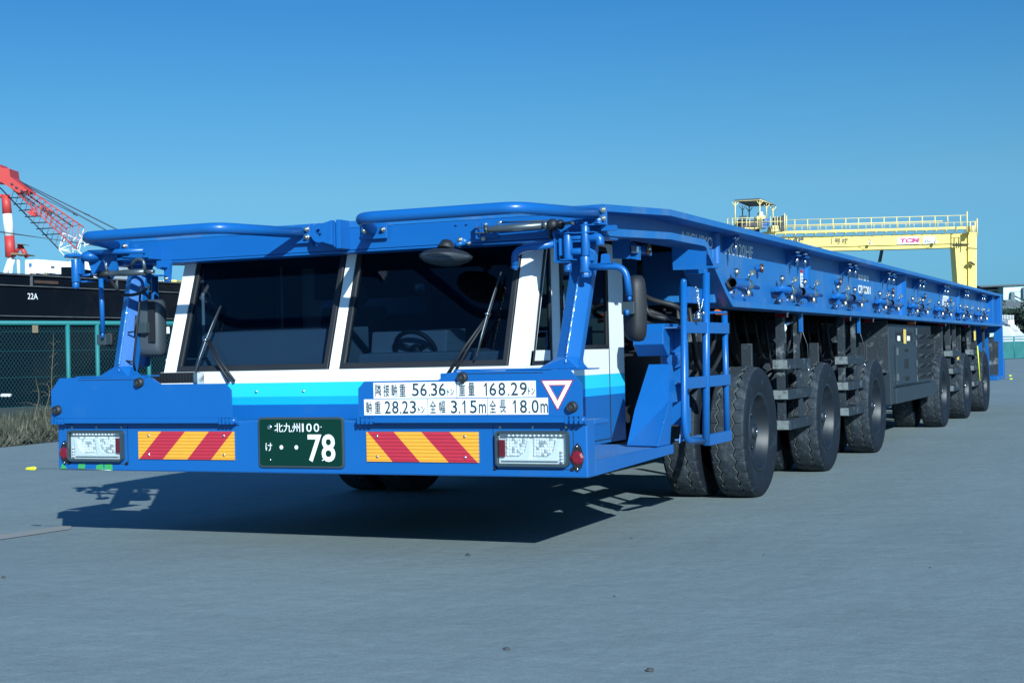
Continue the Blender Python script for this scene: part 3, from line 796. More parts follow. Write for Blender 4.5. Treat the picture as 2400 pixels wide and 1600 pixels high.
b.tube(rp([(1.475, yA, 1.540), (1.535, yA, 1.545), (1.537, yA, 1.515)], .03), [.018]*2+[.023]*6+[.024], 14) if False else b.tube(rp([(1.475, yA+.01, 1.542), (1.528, yA+.01, 1.545), (1.530, yA+.01, 1.505)], .035), .0215, 14)
b.box(1.44, 1.56, yA-.015, yA+.05, 1.602, 1.607); b.cyl((1.53, yA, 1.608), (1.53, yA, 1.612), .024, 16); b.cyl((1.53, yA, 1.612), (1.53, yA, 1.632), .016, 6)
b.tube([(1.39, yA, 1.628), (1.43, yA, 1.630), (1.455, yA, 1.628), (1.462, yA, 1.600)], .007, 8); b.ell((1.42, yA, 1.630), .02, .015, .007)
b.box(1.53, 1.60, .36, .40, 1.575, 1.60)
b.build('mirror_linkage', 'blue', T0, bevel=.0015)
b = MB()
b.tube(rp([(1.478, yA, 1.398), (1.655, yA+.02, 1.398), (1.668, yA+.03, 1.252)], .075, 9), .0165, 16); b.tube([(1.668, yA+.03, 1.252), (1.668, yA+.03, 1.228)], .011, 12); b.tube([(1.664, yA, 1.185), (1.664, yA, 1.158)], .011, 12)
b.box(1.50, 1.60, yA-.005, yA+.03, 1.4125, 1.416); b.prism([(1.53, yA+.01, 1.416), (1.58, yA+.01, 1.416), (1.578, yA+.01, 1.455), (1.565, yA+.01, 1.462), (1.535, yA+.01, 1.460)], (0, .006, 0))
b.build('mirror_arm', 'blue', T0)
def mirror_head(c, w, d, h, yaw, name='wing_mirror', box=.55, mk='rubber'):
    b = MB(); R_ = Matrix.Rotation(yaw, 3, 'Z'); c = Vector(c)
    prof = []
    nu = 20
    def ringp(sx, sz, y):
        out = []
        for i in range(nu):
            t = 2*PI*i/nu; cx_, sz_ = math.cos(t), math.sin(t)
            e = box
            X = math.copysign(abs(cx_)**e, cx_)*w/2*sx; Zz = math.copysign(abs(sz_)**e, sz_)*h/2*sz
            out.append(c+R_ @ Vector((X, y, Zz)))
        return out
    lay = [(.55, .7, -d*.5), (.82, .88, -d*.42), (.96, .97, -d*.2), (1, 1, .1*d), (1, 1, d*.4), (.94, .96, d*.5), (.90, .93, d*.5)]
    vs = []
    for a, b_, y in lay: vs += ringp(a, b_, y)
    fs = [tuple(range(nu))]+[(i*nu+j, i*nu+(j+1) % nu, (i+1)*nu+(j+1) % nu, (i+1)*nu+j) for i in range(len(lay)-1) for j in range(nu)]
    b.add(vs, fs, 0, True)
    o = b.build(name, mk, T0)
    g = MB(); g.add(ringp(.90, .93, d*.48), [tuple(range(nu))], 0); g.build('mirror_face', 'mirrorglass', o)
    k = MB(); k.box(c.x-.035, c.x+.03, c.y-d*.5-.045, c.y-d*.45, c.z-.03, c.z+.03); k.build('mirror_clamp', 'frame', o, bevel=.003)
mirror_head((1.668, .42, 1.193), .125, .075, .325, rad(-38))
mirror_head((-1.275, .45, 1.18), .155, .09, .33, rad(12), box=.3, mk='mirror_shell')
b = MB(); b.box(-1.255, -1.21, .395, .403, 1.10, 1.33, 0); b.build('mirror_recess', 'dark', T0)
mirror_head((-1.535, .40, 1.12), .05, .05, .085, rad(30), 'side_camera')
# round wide-angle mirror under the nose
c = Vector((.706, .30, 1.487))
R_ = Matrix.Rotation(rad(-3), 3, 'X') @ Matrix.Rotation(rad(2), 3, 'Y')
b = MB(); b.ell(c, .132, .132, .040, 0, 36, 12, R_); nu = 36
b.tube([c+Vector((.0, 0, .03)), c+Vector((.0, .02, .075))], [.05, .03], 14, 0)
m_ = b.build('wide_angle_mirror', 'rubber', T0)
b = MB(); vs = []
lay = [(.137, .004), (.137, -.004), (.132, -.012), (.115, -.026), (.08, -.040), (.04, -.048), (.001, -.050)]
for r, z in lay:
    for i in range(nu): vs.append(c+R_ @ Vector((r*math.cos(2*PI*i/nu), r*math.sin(2*PI*i/nu), z)))
b.add(vs, [(k*nu+i, k*nu+(i+1) % nu, (k+1)*nu+(i+1) % nu, (k+1)*nu+i) for k in range(len(lay)-1) for i in range(nu)], 0, True)
b.build('mirror_face', 'mirror_dark', m_)
b = MB(); b.ell((.76, .385, 1.565), .03, .018, .022, 0); b.hexbolt((.755, .372, 1.572), (0, -1, 0), .012, .015, 1); b.tube([(.735, .36, 1.545), (.77, .38, 1.56)], .014, 10); b.hexbolt((.79, .40, 1.555), (0, -1, 0), .008, .012, 1); b.hexbolt((.735, .40, 1.540), (0, -1, 0), .006, .01, 1)
b.build('mirror_bracket', ['blue', 'zinc'], T0)
# hydraulic cylinder, boot and rod
b = MB()
b.tube([(.915, .33, 1.612), (.95, .33, 1.613), (.952, .33, 1.613), (1.255, .33, 1.617)], [.017, .017, .0175, .0195], 18, 0)
b.tube([(.925, .33, 1.612), (.932, .33, 1.612)], .020, 18, 1); b.tube([(1.235, .33, 1.617), (1.262, .33, 1.617)], .022, 18, 1)
b.box(.865, .925, .318, .342, 1.622, 1.627, 1); b.box(.865, .925, .318, .342, 1.596, 1.601, 1)
b.tube([(.99, .33, 1.632), (.99, .33, 1.645), (1.01, .33, 1.647)], .006, 8, 2); b.tube([(1.01, .33, 1.645), (1.06, .335, 1.643), (1.25, .345, 1.640)], .004, 8, 3)
b.tube([(1.34, .33, 1.618), (1.385, .33, 1.622)], .008, 10, 1)
b.tube([(1.385, .33, 1.620), (1.405, .33, 1.620)], .013, 10, 2)
cy = b.build('hydraulic_cylinder', ['cyl', 'cyl', 'zinc', 'rubber'], T0)
b = MB(); b.tube([(1.262+i*.0083, .33, 1.616) for i in range(11)], [.022, .028, .031, .030, .031, .026, .020, .024, .026, .024, .016], 18)
b.tube([(1.275, .33, 1.588), (1.272, .33, 1.57), (1.275, .34, 1.55)], .009, 10); b.build('rubber_boot', 'rubber', cy)
b = MB(); b.box(.862, .870, .33, .401, 1.57, 1.66, 0); b.box(.872, .96, .385, .401, 1.575, 1.655, 0); b.hexbolt((.895, .385, 1.645), (0, -1, 0), .007, .01, 1); b.hexbolt((.88, .385, 1.575), (0, -1, 0), .010, .014, 1)
b.build('clevis_bracket', ['blue', 'zinc'], T0)
b = MB(); b.tube(rp([(1.31, .31, 1.521), (1.14, .30, 1.505), (1.092, .30, 1.485), (1.090, .30, 1.42)], .05), .0185, 16); b.ell((1.090, .30, 1.42), .0185, .0185, .02)
b.build('handrail_pipe', 'blue', T0)
# left gear
b = MB()
b.cyl((-1.686, .30, 1.455), (-1.686, .30, 1.585), .0255, 20); b.cyl((-1.688, .30, 1.425), (-1.688, .30, 1.452), .020, 14); b.ell((-1.688, .30, 1.426), .019, .019, .012)
b.prism([(-1.735, .26, 1.595), (-1.70, .25, 1.60), (-1.64, .26, 1.598), (-1.62, .34, 1.595), (-1.73, .34, 1.595)], (0, 0, .016)); b.cyl((-1.688, .30, 1.611), (-1.688, .30, 1.625), .010, 6)
b.box(-1.665, -1.645, .29, .33, 1.50, 1.59); b.box(-1.66, -1.58, .31, .34, 1.452, 1.462)
b.build('pivot_bracket', 'blue', T0, bevel=.0015)
b = MB(); b.tube([(-1.60, .31, 1.620), (-1.20, .31, 1.613)], .0155, 16); b.box(-1.175, -1.155, .31, .401, 1.565, 1.635); b.box(-1.22, -1.176, .32, .33, 1.575, 1.63); b.prism([(-1.42, .39, 1.59), (-1.18, .39, 1.57), (-1.18, .39, 1.60), (-1.42, .39, 1.61)], (0, .012, 0)) 
b.ell((-1.60, .34, 1.60), .06, .07, .035)
b.prism([(-1.64, .34, 1.60), (-1.46, .36, 1.615), (-1.44, .36, 1.52), (-1.50, .36, 1.45), (-1.60, .34, 1.49)], (0, .02, 0))
b.build('handrail_pipe', 'blue', T0)
b = MB(); b.tube([(-1.505, .30, 1.468), (-1.508, .31, 1.16)], .0135, 14); b.tube([(-1.509, .31, 1.16), (-1.513, .31, 1.13)], .009, 10); b.build('mirror_arm', 'blue', T0)
b = MB(); b.prism([(-1.50, .62, 1.215), (-1.41, .60, 1.215), (-1.425, .58, .96), (-1.48, .58, .955)], (0, .05, 0)); b.box(-1.41, -1.385, .62, .67, 1.05, 1.50)
b.build('side_panel', 'blue', T0, bevel=.01)
b = MB()
b.tube([(-1.64, .30, 1.490), (-1.575, .30, 1.493)], .008, 10, 0); b.tube([(-1.575, .30, 1.493), (-1.52, .30, 1.493)], .006, 8, 1); b.tube([(-1.52, .30, 1.493), (-1.44, .30, 1.493)], [.020, .018], 14, 3)
b.tube([(-1.44, .30, 1.493), (-1.43, .30, 1.493), (-1.35, .30, 1.492), (-1.348, .30, 1.492), (-1.19, .30, 1.492)], [.019, .0165, .0165, .0185, .0185], 18, 2)
b.tube([(-1.19, .30, 1.492), (-1.13, .30, 1.492)], .012, 10, 2)
b.tube(rp([(-1.46, .30, 1.51), (-1.47, .30, 1.56), (-1.49, .31, 1.575)], .02), .009, 8, 1); b.tube(rp([(-1.195, .30, 1.505), (-1.20, .30, 1.560), (-1.25, .30, 1.568), (-1.32, .32, 1.52)], .03), .010, 10, 2)
b.tube(rp([(-1.47, .32, 1.48), (-1.38, .32, 1.37), (-1.30, .32, 1.365), (-1.22, .32, 1.38), (-1.19, .32, 1.41)], .05), .009, 8, 3)
b.build('hydraulic_cylinder', ['blue', 'chrome', 'cyl', 'rubber'], T0)
b = MB(); b.prism([(-1.150, .35, 1.5545), (-1.065, .35, 1.5545), (-1.055, .35, 1.54), (-1.065, .35, 1.435), (-1.10, .35, 1.43), (-1.10, .35, 1.50), (-1.150, .35, 1.51)], (0, .02, 0), 0); b.box(-1.11, -1.07, .29, .35, 1.512, 1.518, 0); b.box(-1.125, -1.075, .29, .35, 1.465, 1.472, 0); b.hexbolt((-1.082, .35, 1.452), (0, -1, 0), .008, .01, 1)
b.build('clevis_bracket', ['blue', 'zinc'], T0)

# ---- things hung under the right edge between cab and ladder
b = MB(); b.pp('N', [(1003, 640), (1285, 655), (1285, 955), (1020, 955)], 1.0, .006, 0); b.build('gusset', 'blue', T0)
def hangbox(v, pts, y, th, mats, name):
    b = MB(); b.pp(v, pts, y, th, 0); return b.build(name, mats, T0, bevel=.002)
hangbox('N', [(1288, 700), (1292, 955), (1405, 975), (1405, 760)], 1.02, .05, 'blue', 'lamp_bracket')
hangbox('N', [(1300, 740), (1300, 860), (1395, 865), (1395, 765)], .99, .03, 'chrome', 'work_lamp')
hangbox('N', [(1420, 820), (1480, 770), (1520, 770), (1610, 830), (1610, 912), (1430, 895)], 1.25, .01, 'blue', 'valve_bracket')
def handwheel(x, y, z, par=T0, r=.028):
    b = MB(); b.tube([(x, y+r*math.cos(t), z+r*math.sin(t)) for t in [2*PI*i/20 for i in range(21)]], .006, 8, 0, cap=False)
    for t in (0, 60, 120): b.tube([(x, y-r*math.cos(rad(t)), z-r*math.sin(rad(t))), (x, y+r*math.cos(rad(t)), z+r*math.sin(rad(t)))], .004, 6, 0)
    b.rev([(-.04, .022), (-.012, .026), (-.006, .026), (-.006, .001)], (x, y, z), 'x', 16, 1)
    b.cyl((x-.05, y, z), (x+.012, y, z), .008, 8, 2)
    return b.build('valve_handwheel', ['copper', 'blue', 'zinc'], par)
p_ = at('N', 1570, 810, 1, 1.22); handwheel(p_.x, p_.y, p_.z)
for y in (3.63, 6.24, 8.82, 10.9, 13.0): handwheel(1.47, y, 1.54)
b = MB(); b.pp('Q', [(1170, 240), (1655, 300), (1658, 545), (1190, 560)], 1.75, .006, 0); b.build('gusset', 'blue', T0)
b = MB()
for k in range(4):
    x = .6+k*.16; b.tube(rp([(x, 2.2, 1.56), (x+.1, 1.9, 1.3), (x+.35, 1.95, 1.12+.04*k), (1.35, 2.2, 1.15)], .15), .016, 8)
b.tube(rp([(1.18, 1.9, 1.5), (1.22, 1.9, 1.2), (1.34, 1.9, 1.17)], .06), .014, 8)
b.build('hose', 'rubber', T0)
b = MB(); b.box(-1.3, 1.3, 2.28, 2.34, .98, 1.22); b.box(-1.2, 1.28, 1.98, 2.02, .55, .97)
b.build('engine_bulkhead', 'dark', T0)

# ---- mudguard panels and tank between cab and first wheel
def mudguard(s):
    b = MB()
    b.add([(s*1.37, 1.10, .4755), (s*1.553, 1.05, .4755), (s*1.553, 1.26, .70), (s*1.52, 1.40, .905), (s*1.40, 1.40, .905), (s*1.375, 1.22, .66)], [(0, 1, 2, 5), (5, 2, 3, 4)], 0)
    b.add([(s*1.555, 1.05, .4755), (s*1.555, 1.27, .4755), (s*1.555, 1.33, .70), (s*1.555, 1.42, .70), (s*1.522, 1.44, .905), (s*1.522, 1.40, .905), (s*1.555, 1.26, .70)], [(0, 1, 2, 3, 4, 5, 6)], 0)
    o = b.build('mudguard', 'blue', T0)
    so = o.modifiers.new('solid', 'SOLIDIFY'); so.thickness = .006
    w = MB(); w.bead((s*1.556, 1.05, .478), (s*1.556, 1.16, .59), .005); w.bead((s*1.556, 1.16, .59), (s*1.556, 1.26, .70), .005); w.build('weld_bead', 'blue', o)
    b = MB()
    b.prism([(s*1.30, 1.45, 1.135), (s*1.30, 1.42, 1.09), (s*1.30, 1.42, 1.02), (s*1.30, 1.50, .955), (s*1.30, 1.70, .955), (s*1.30, 1.70, 1.135)], (s*.18, 0, 0))
    b.build('filler_box', 'blue', T0, bevel=.004)
    b = MB(); b.box(*sorted((s*1.40, s*1.56)), 1.60, 1.62, .56, 1.10)
    b.prism([(s*1.562, 1.40, .47), (s*1.562, 1.62, .52), (s*1.562, 1.62, .66), (s*1.562, 1.46, .63)], (s*.005, 0, 0)); b.cyl((s*1.50, 1.56, .93), (s*1.50, 1.60, .93), .045, 20); b.cyl((s*1.50, 1.50, .93), (s*1.50, 1.56, .93), .03, 16)
    b.build('tank_panel', 'blue', T0, bevel=.003)
mudguard(1); mudguard(-1)

# ---- boarding ladder
b = MB(); r = .0185; X1 = 1.60
b.tube(rp([(X1, 1.437, 1.362), (X1, 1.39, .60), (X1, 1.42, .485), (X1, 1.74, .462)], .10, 8), r, 16); b.ell((X1, 1.437, 1.362), r, r, r)
b.tube([(X1, 1.867, 1.43), (X1, 1.785, .435)], .022, 16)
b.tube([(X1-.01, 2.262, 1.19), (X1-.01, 2.255, .475)], r, 16)
ld = b.build('boarding_ladder', 'blue', T0)
for z, y0 in ((1.11, 1.43), (.80, 1.42), (.462, 1.80)):
    h = MB(); h.box(X1-.10 if False else X1-.014, X1+.012, y0+(.0 if z > .5 else 0), 2.285, z-.032, z+.032, 0); 
    h.box(X1-.20, X1-.0145, y0+.02, 2.28, z-.004, z+.004, 1)
    h.build('ladder_step', ['blue', 'tread_plate'], ld, bevel=.002)
b = MB(); b.box(X1-.03, X1+.03, 1.44, 1.56, 1.245, 1.335); b.box(X1-.028, X1-.018, 1.60, 1.86, 1.25, 1.335); b.box(X1-.03, X1-.01, 1.55, 1.62, 1.25, 1.33)
b.build('latch_box', 'blue', ld, bevel=.002)
b = MB()
def chain(b, p0, p1, sag, n, m=0):
    p0, p1 = Vector(p0), Vector(p1)
    for i in range(n):
        t = (i+.5)/n; p = p0.lerp(p1, t)-Vector((0, 0, sag*4*t*(1-t)))
        q = p0.lerp(p1, t+.02)-Vector((0, 0, sag*4*(t+.02)*(1-t-.02))); d = (q-p).normalized()
        b.ell(p, .0045, .004 if i % 2 else .007, .008, m, 8, 6)
chain(b, (X1+.035, 1.55, 1.345), (X1+.04, 1.66, 1.27), .09, 18); chain(b, (X1+.04, 1.57, 1.33), (X1+.04, 1.60, 1.19), .01, 14)
b.ell((X1+.035, 1.575, 1.180), .022, .022, .022); b.cyl((X1+.035, 1.575, 1.155), (X1+.035, 1.575, 1.175), .024, 12); b.ell((X1+.05, 1.63, 1.19), .012, .012, .012)
b.build('lock_chain', 'chrome', ld)
b = MB(); b.box(1.48, 1.60, 1.84, 1.90, 1.425, 1.455); b.box(1.44, 1.62, 1.95, 2.06, 1.46, 1.474); b.box(1.50, 1.60, 2.24, 2.29, 1.20, 1.215)
b.build('ladder_bracket', 'blue', T0, bevel=.002)
b = MB(); b.tube([(1.50, 2.40, 1.215), (1.50, 2.62, 1.205)], [.016, .010], 10); b.build('marker_lamp', 'amber', T0)
for y, k in ((4.1, 'redlens'), (6.35, 'redlens'), (7.4, 'redlens'), (9.8, 'amber'), (12.1, 'redlens'), (14.3, 'redlens'), (16.3, 'amber')):
    b = MB(); b.box(1.44, 1.52, y, y+.05, 1.205, 1.232, 0); b.box(1.43, 1.525, y+.0, y+.045, 1.2325, 1.238, 1); b.build('marker_lamp', [k, 'chrome'], T0)

# ---- side fittings: clamps along the web
def clamp(y0, parent):
    "lashing clamp pair; local origin at y0"
    root = MB()
    root.tube([(1.475, y0-.66, 1.408), (1.475, y0-.54, 1.408), (1.475, y0-.539, 1.409), (1.475, y0+.02, 1.405)], [.020, .020, .030, .030], 14)
    root.prism([(1.475, y0-.60, 1.29), (1.475, y0-.62, 1.34), (1.475, y0-.52, 1.385), (1.475, y0-.40, 1.34), (1.475, y0-.36, 1.29)], (.014, 0, 0))
    o = root.build('lashing_clamp', 'blue', parent)
    second(y0, o, None)
    fit(y0-.30, o)
    for yy in (y0-.64, y0-.05):
        h = MB(); h.hexbolt((1.492, yy, 1.318), (1, 0, 0), .016, .024); h.build('clamp_bolt', 'chrome', o)
    return o
def second(y0, o, par):
    b = MB()
    b.rev([(0, .035), (.48, .035)], (1.475, y0+.10, 1.410), 'y', 16, 0); b.rev([(.0, .035), (.0, .028), (.12, .028), (.12, .001)], (1.475, y0+.10, 1.410), 'y', 16, 1)
    b.tube([(1.475, y0+.58, 1.407), (1.475, y0+.60, 1.405), (1.475, y0+.80, 1.400)], [.035, .018, .013], 12, 0)
    b.prism([(1.475, y0-.02, 1.285), (1.475, y0+.02, 1.34), (1.475, y0+.10, 1.36), (1.475, y0+.22, 1.355), (1.475, y0+.30, 1.285)], (.014, 0, 0), 0)
    b.box(1.43, 1.50, y0+.28, y0+.42, 1.285, 1.335, 0)
    q = b.build('clamp_tube', ['blue', 'dark'], o if o else par)
    fit(y0+.42, o if o else par, q)
def fit(y, o, q=None):
    h = MB()
    h.rev([(0, .034), (.006, .041), (.02, .041), (.026, .037), (.050, .037), (.056, .041), (.070, .041), (.076, .034)], (1.475, y, 1.408), 'y', 18, 0); h.ell((1.485, y+.04, 1.352), .020, .022, .030, 0)
    h.build('clamp_band', 'zinc', o)
    h = MB(); h.tube([(1.50, y, 1.440), (1.52, y-.05, 1.465), (1.515, y+.05, 1.488)], [.007, .008, .009], 8, 0); h.box(1.505, 1.53, y+.02, y+.075, 1.475, 1.508, 0)
    h.build('clamp_lever', 'zinc', o)
    h = MB(); h.tube([(1.475, y-.22, 1.43), (1.475, y-.20, 1.472), (1.475, y-.20, 1.473), (1.475, y-.19, 1.505)], [.008, .008, .020, .018], 8, 0)
    h.build('clamp_screw', 'zinc', o)
    h = MB(); h.hexbolt((1.489, y-.10, 1.330), (1, 0, 0), .014, .02); h.build('clamp_bolt', 'chrome', o)
cents = [4.67+1.93*k for k in range(7)]
c0 = clamp(cents[0], T0)
for k, cy_ in enumerate(cents[1:]): copy_part(c0, T0, (0, cy_-cents[0], 0))
b = MB(); b.rev([(0, .035), (.42, .035)], (1.475, 2.84, 1.410), 'y', 18, 0); b.rev([(0, .035), (0, .029), (.12, .029), (.12, .001)], (1.475, 2.84, 1.410), 'y', 18, 1)
b.tube([(1.475, 3.26, 1.407), (1.475, 3.28, 1.405), (1.475, 3.50, 1.399)], [.035, .018, .013], 12, 0)
b.prism([(1.475, 2.72, 1.285), (1.475, 2.76, 1.35), (1.475, 2.90, 1.375), (1.475, 3.04, 1.35), (1.475, 3.08, 1.285)], (.014, 0, 0), 0); b.box(1.43, 1.50, 3.10, 3.24, 1.285, 1.325, 0)
c1 = b.build('lashing_clamp', ['blue', 'dark'], T0); fit(3.16, c1)
h = MB(); h.hexbolt((1.490, 2.79, 1.342), (1, 0, 0), .018, .026); h.build('clamp_bolt', 'chrome', c1)
# upper pairs of bolts on triangular brackets
def upper(y):
    b = MB(); b.prism([(1.422, y-.006, 1.60), (1.54, y-.006, 1.715), (1.422, y-.006, 1.715)], (0, .012, 0), 0); b.box(1.46, 1.53, y-.03, y+.03, 1.668, 1.676, 0)
    o = b.build('bolt_bracket', 'blue', T0)
    h = MB(); h.ell((1.50, y, 1.700), .024, .024, .018); h.tube([(1.50, y, 1.70), (1.50, y, 1.655), (1.50, y, 1.654), (1.50, y, 1.625), (1.50, y, 1.624), (1.50, y, 1.60)], [.010, .010, .015, .015, .007, .007], 10); h.build('hanging_bolt', 'chrome', o)
    return o
u0 = upper(4.67)
for k in range(7):
    for d in (-.13, .13):
        if k == 0 and d < 0: u0.location.y = d; continue
        copy_part(u0, T0, (0, 1.93*k+d-u0.location.y, 0))
b = MB(); b.prism([(1.422, 2.84, 1.60), (1.54, 2.84, 1.715), (1.422, 2.84, 1.715)], (0, .012, 0)); o = b.build('bolt_bracket', 'blue', T0)
h = MB(); y = 2.86; h.ell((1.50, y, 1.700), .024, .024, .018); h.tube([(1.50, y, 1.70), (1.50, y, 1.655), (1.50, y, 1.654), (1.50, y, 1.625), (1.50, y, 1.624), (1.50, y, 1.59)], [.010, .010, .015, .015, .007, .007], 10); h.build('hanging_bolt', 'chrome', o)
# writing on the web
uy = (0, 1, 0)
def side_text(st, y, z, w, h, k='letter', bold=.01):
    b = MB(); b.text(st, (1.4212, y, z), uy, uz, w, h, 0, th=.0006, bold=bold); return b.build('lettering', k, T0)
side_text('NICHIYO', 1.99, 1.617, .63, .073, bold=.018)
side_text('NC120HF', 2.90, 1.603, .68, .085, bold=.018)
side_text('車両番号', 7.25, 1.597, .52, .055, bold=.03); side_text('CP12001', 7.24, 1.475, .61, .075, bold=.03)
b = MB(); b.box(1.4205, 1.422, 4.98, 5.06, 1.44, 1.59, 0); b.box(1.4205, 1.4225, 4.98, 5.06, 1.565, 1.592, 1)
for k in range(4): b.box(1.422, 1.4224, 5.00, 5.04, 1.46+k*.024, 1.470+k*.024, 2)
b.build('caution_sticker', ['sign', 'red', 'ink'], T0)
b = MB(); b.box(1.4205, 1.422, 12.6, 13.15, 1.47, 1.60, 0); 
for k in range(5): b.box(1.422, 1.4224, 12.65, 13.08, 1.485+k*.021, 1.490+k*.021, 1)
b.build('data_plate', ['sign', 'ink'], T0)

# ---- wheels
WY = [3.205, 5.29, 7.37, 11.70, 13.78, 15.86]
TR = .436
def tyre_mesh(xc, s=1):
    "one tyre, its tread cut by zigzag grooves and shoulder sipes"
    b = MB(); hw = .125; npit = 32
    th = []
    for p in range(npit):
        for q in (0, .05, .10, .5, .75): th.append((p+q)/npit*2*PI)
    zz = lambda t: abs(((t*npit/(2*PI)) % 1)-.5)*4-1
    inpit = lambda t: (t*npit/(2*PI)) % 1
    cols = [(-hw*.92, .70, 0), (-hw, .80, 0), (-hw, .90, 0), (-hw*.96, .965, 0), (-hw*.86, .988, 1)]
    G = (-.062, .045)
    prof = []       # (x, r factor, zigzag amount, kind)
    prof += [(-.100, .60, 0, 's'), (-.118, .72, 0, 's'), (-.125, .84, 0, 's'), (-.122, .93, 0, 's'), (-.110, .972, 0, 'h')]
    prof += [(-.098, .985, 0, 'h')]
    for g in G:
        prof += [(g-.006, .997, .011, 'e'), (g-.0025, .972, .011, 'g'), (g+.0025, .972, .011, 'g'), (g+.006, .997, .011, 'e')]
        if g < .04: prof += [(g+.035, 1.0, 0, 'c'), (g+.072, 1.0, 0, 'c')]
    prof += [(.098, .985, 0, 'h'), (.110, .972, 0, 'h'), (.122, .93, 0, 's'), (.125, .84, 0, 's'), (.118, .72, 0, 's'), (.100, .60, 0, 's')]
    nc = len(prof); vs = []
    for t in th:
        sip = inpit(t) > .03 and inpit(t) < .07
        for x, rf, za, k in prof:
            r = rf*TR
            if sip and (k == 'h' or (k == 'e' and (x < -.062 or x > .045))): r -= .006
            xx = x+za*zz(t)
            vs.append((s*(xc+xx), r*math.cos(t), r*math.sin(t)))
    n = len(th)
    for i in range(n):
        j = (i+1) % n
        for c in range(nc-1):
            ks = {prof[c][3], prof[c+1][3]}
            m = 0 if ks <= {'s'} or ks == {'s', 'h'} else (2 if ks == {'e', 'g'} else (0 if ks == {'g'} else 1))
            b.f.append([i*nc+c, i*nc+c+1, j*nc+c+1, j*nc+c]); b.m.append(m); b.sm.append(ks <= {'s', 'h'})
    b.v = [Vector(v) for v in vs]
    return b
def rim_mesh(xc, s, outer):
    b = MB(); d = 1 if outer else -1
    pr = [(.100, .265), (.108, .262), (.108, .250), (.098, .243), (.075, .238), (.060, .225), (.030, .215), (.015, .200), (.012, .120), (.030, .100), (.060, .095), (.066, .085), (.066, .0)]
    b.rev([(s*(xc+d*a), r_) for a, r_ in pr], (0, 0, 0), 'x', 48, 0)
    if outer:
        for k in range(8):
            t = 2*PI*k/8; b.tube([(s*(xc+.012), .155*math.cos(t), .155*math.sin(t)), (s*(xc+.030), .155*math.cos(t), .155*math.sin(t))], .012, 6, 0)
        b.ell((s*(xc+.066), 0, 0), .025, .05, .05, 0)
        b.ell((s*(xc+.088), .0, -.0), .010, .018, .018, 1)
    b.rev([(s*(xc-.10), .262), (s*(xc+.10), .262)], (0, 0, 0), 'x', 32, 0)
    return b
XO, XI = 1.433, 1.105
def make_wheel(xc, s, outer, y):
    t = tyre_mesh(xc, s)
    for i, v in enumerate(t.v): t.v[i] = v+Vector((0, y, TR-.006))
    # flatten where it stands on the ground
    for i, v in enumerate(t.v):
        if v.z < 0: v.z = 0
    r = rim_mesh(xc, s, outer)
    for i, v in enumerate(r.v): r.v[i] = v+Vector((0, y, TR-.006))
    # a wheel is its rim with the tyre on it
    w = r.build('wheel', ['rim', 'chrome'], T0)
    t.build('tyre', ['tyre', 'tyre_tread', 'groove'], w)
    return w
protos = [make_wheel(XO, 1, True, WY[0]), make_wheel(XI, 1, False, WY[0]), make_wheel(XO, -1, True, WY[0]), make_wheel(XI, -1, False, WY[0])]
for y in WY[1:]:
    for p in protos: copy_part(p, T0, (0, y-WY[0], 0))
# bogies: turntable, swing arm, cylinder, axle
def bogie(s, y):
    b = MB(); x = s*1.30
    b.cyl((s*1.12, y-.55, 1.10), (s*1.12, y-.55, 1.27), .20, 24, 0); b.cyl((s*1.12, y-.55, .95), (s*1.12, y-.55, 1.10), .13, 20, 1)
    b.prism([(s*1.25, y-.75, 1.10), (s*1.25, y-.35, 1.10), (s*1.25, y+.10, .48), (s*1.25, y-.08, .36), (s*1.25, y-.45, .70)], (s*.10, 0, 0), 1) if False else b.prism([(s*.84, y-.75, 1.05), (s*.84, y-.35, 1.05), (s*.84, y+.10, .48), (s*.84, y-.08, .36), (s*.84, y-.45, .70)], (s*.10, 0, 0), 1)
    b.cyl((s*.55, y, TR-.006), (s*1.40, y, TR-.006), .07, 16, 1)
    b.cyl((s*.98, y-.95, 1.20), (s*1.0, y-.1, .62), .055, 14, 0)
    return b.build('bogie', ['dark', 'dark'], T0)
b1, b2_ = bogie(1, WY[0]), bogie(-1, WY[0])
for y in WY[1:]:
    copy_part(b1, T0, (0, y-WY[0], 0)); copy_part(b2_, T0, (0, y-WY[0], 0))
b = MB(); b.box(-.45, .45, 2.6, 17.8, .50, .975); b.build('added_light_blocker', 'dark', T0)  # dark box added to shut out light under the deck
# hoses and cylinders packed under the deck
def plumbing(s, y):
    b = MB(); rr_ = random.Random(int(y*100))
    for k in range(5):
        x = s*(1.05+.08*k); z = rr_.uniform(.80, 1.0)
        b.tube(rp([(x, y-.95, 1.24), (x+s*.02, y-.85, z), (x-s*.03, y-.45, z-.06), (x, y-.15, 1.02), (x, y-.1, 1.24)], .16), rr_.uniform(.009, .016), 8)
    b.build('hose_bundle', 'rubber', T0)
    b = MB(); b.tube([(s*1.33, y-.72, 1.22), (s*1.33, y-.60, .92), (s*1.33, y-.598, .918), (s*1.33, y-.50, .66)], [.048, .048, .026, .026], 14); b.build('suspension_cylinder', 'steel', T0)
    b = MB(); b.box(*sorted((s*1.22, s*1.40)), y-.80, y-.72, 1.02, 1.20); b.build('valve_block', 'steel', T0, bevel=.006)
    b = MB(); b.box(*sorted((s*1.30, s*1.38)), y+.44, y+.47, .55, 1.02); b.build('splash_guard', 'steel', T0, bevel=.006)
for y in WY:
    plumbing(1, y)
plumbing(-1, WY[0])
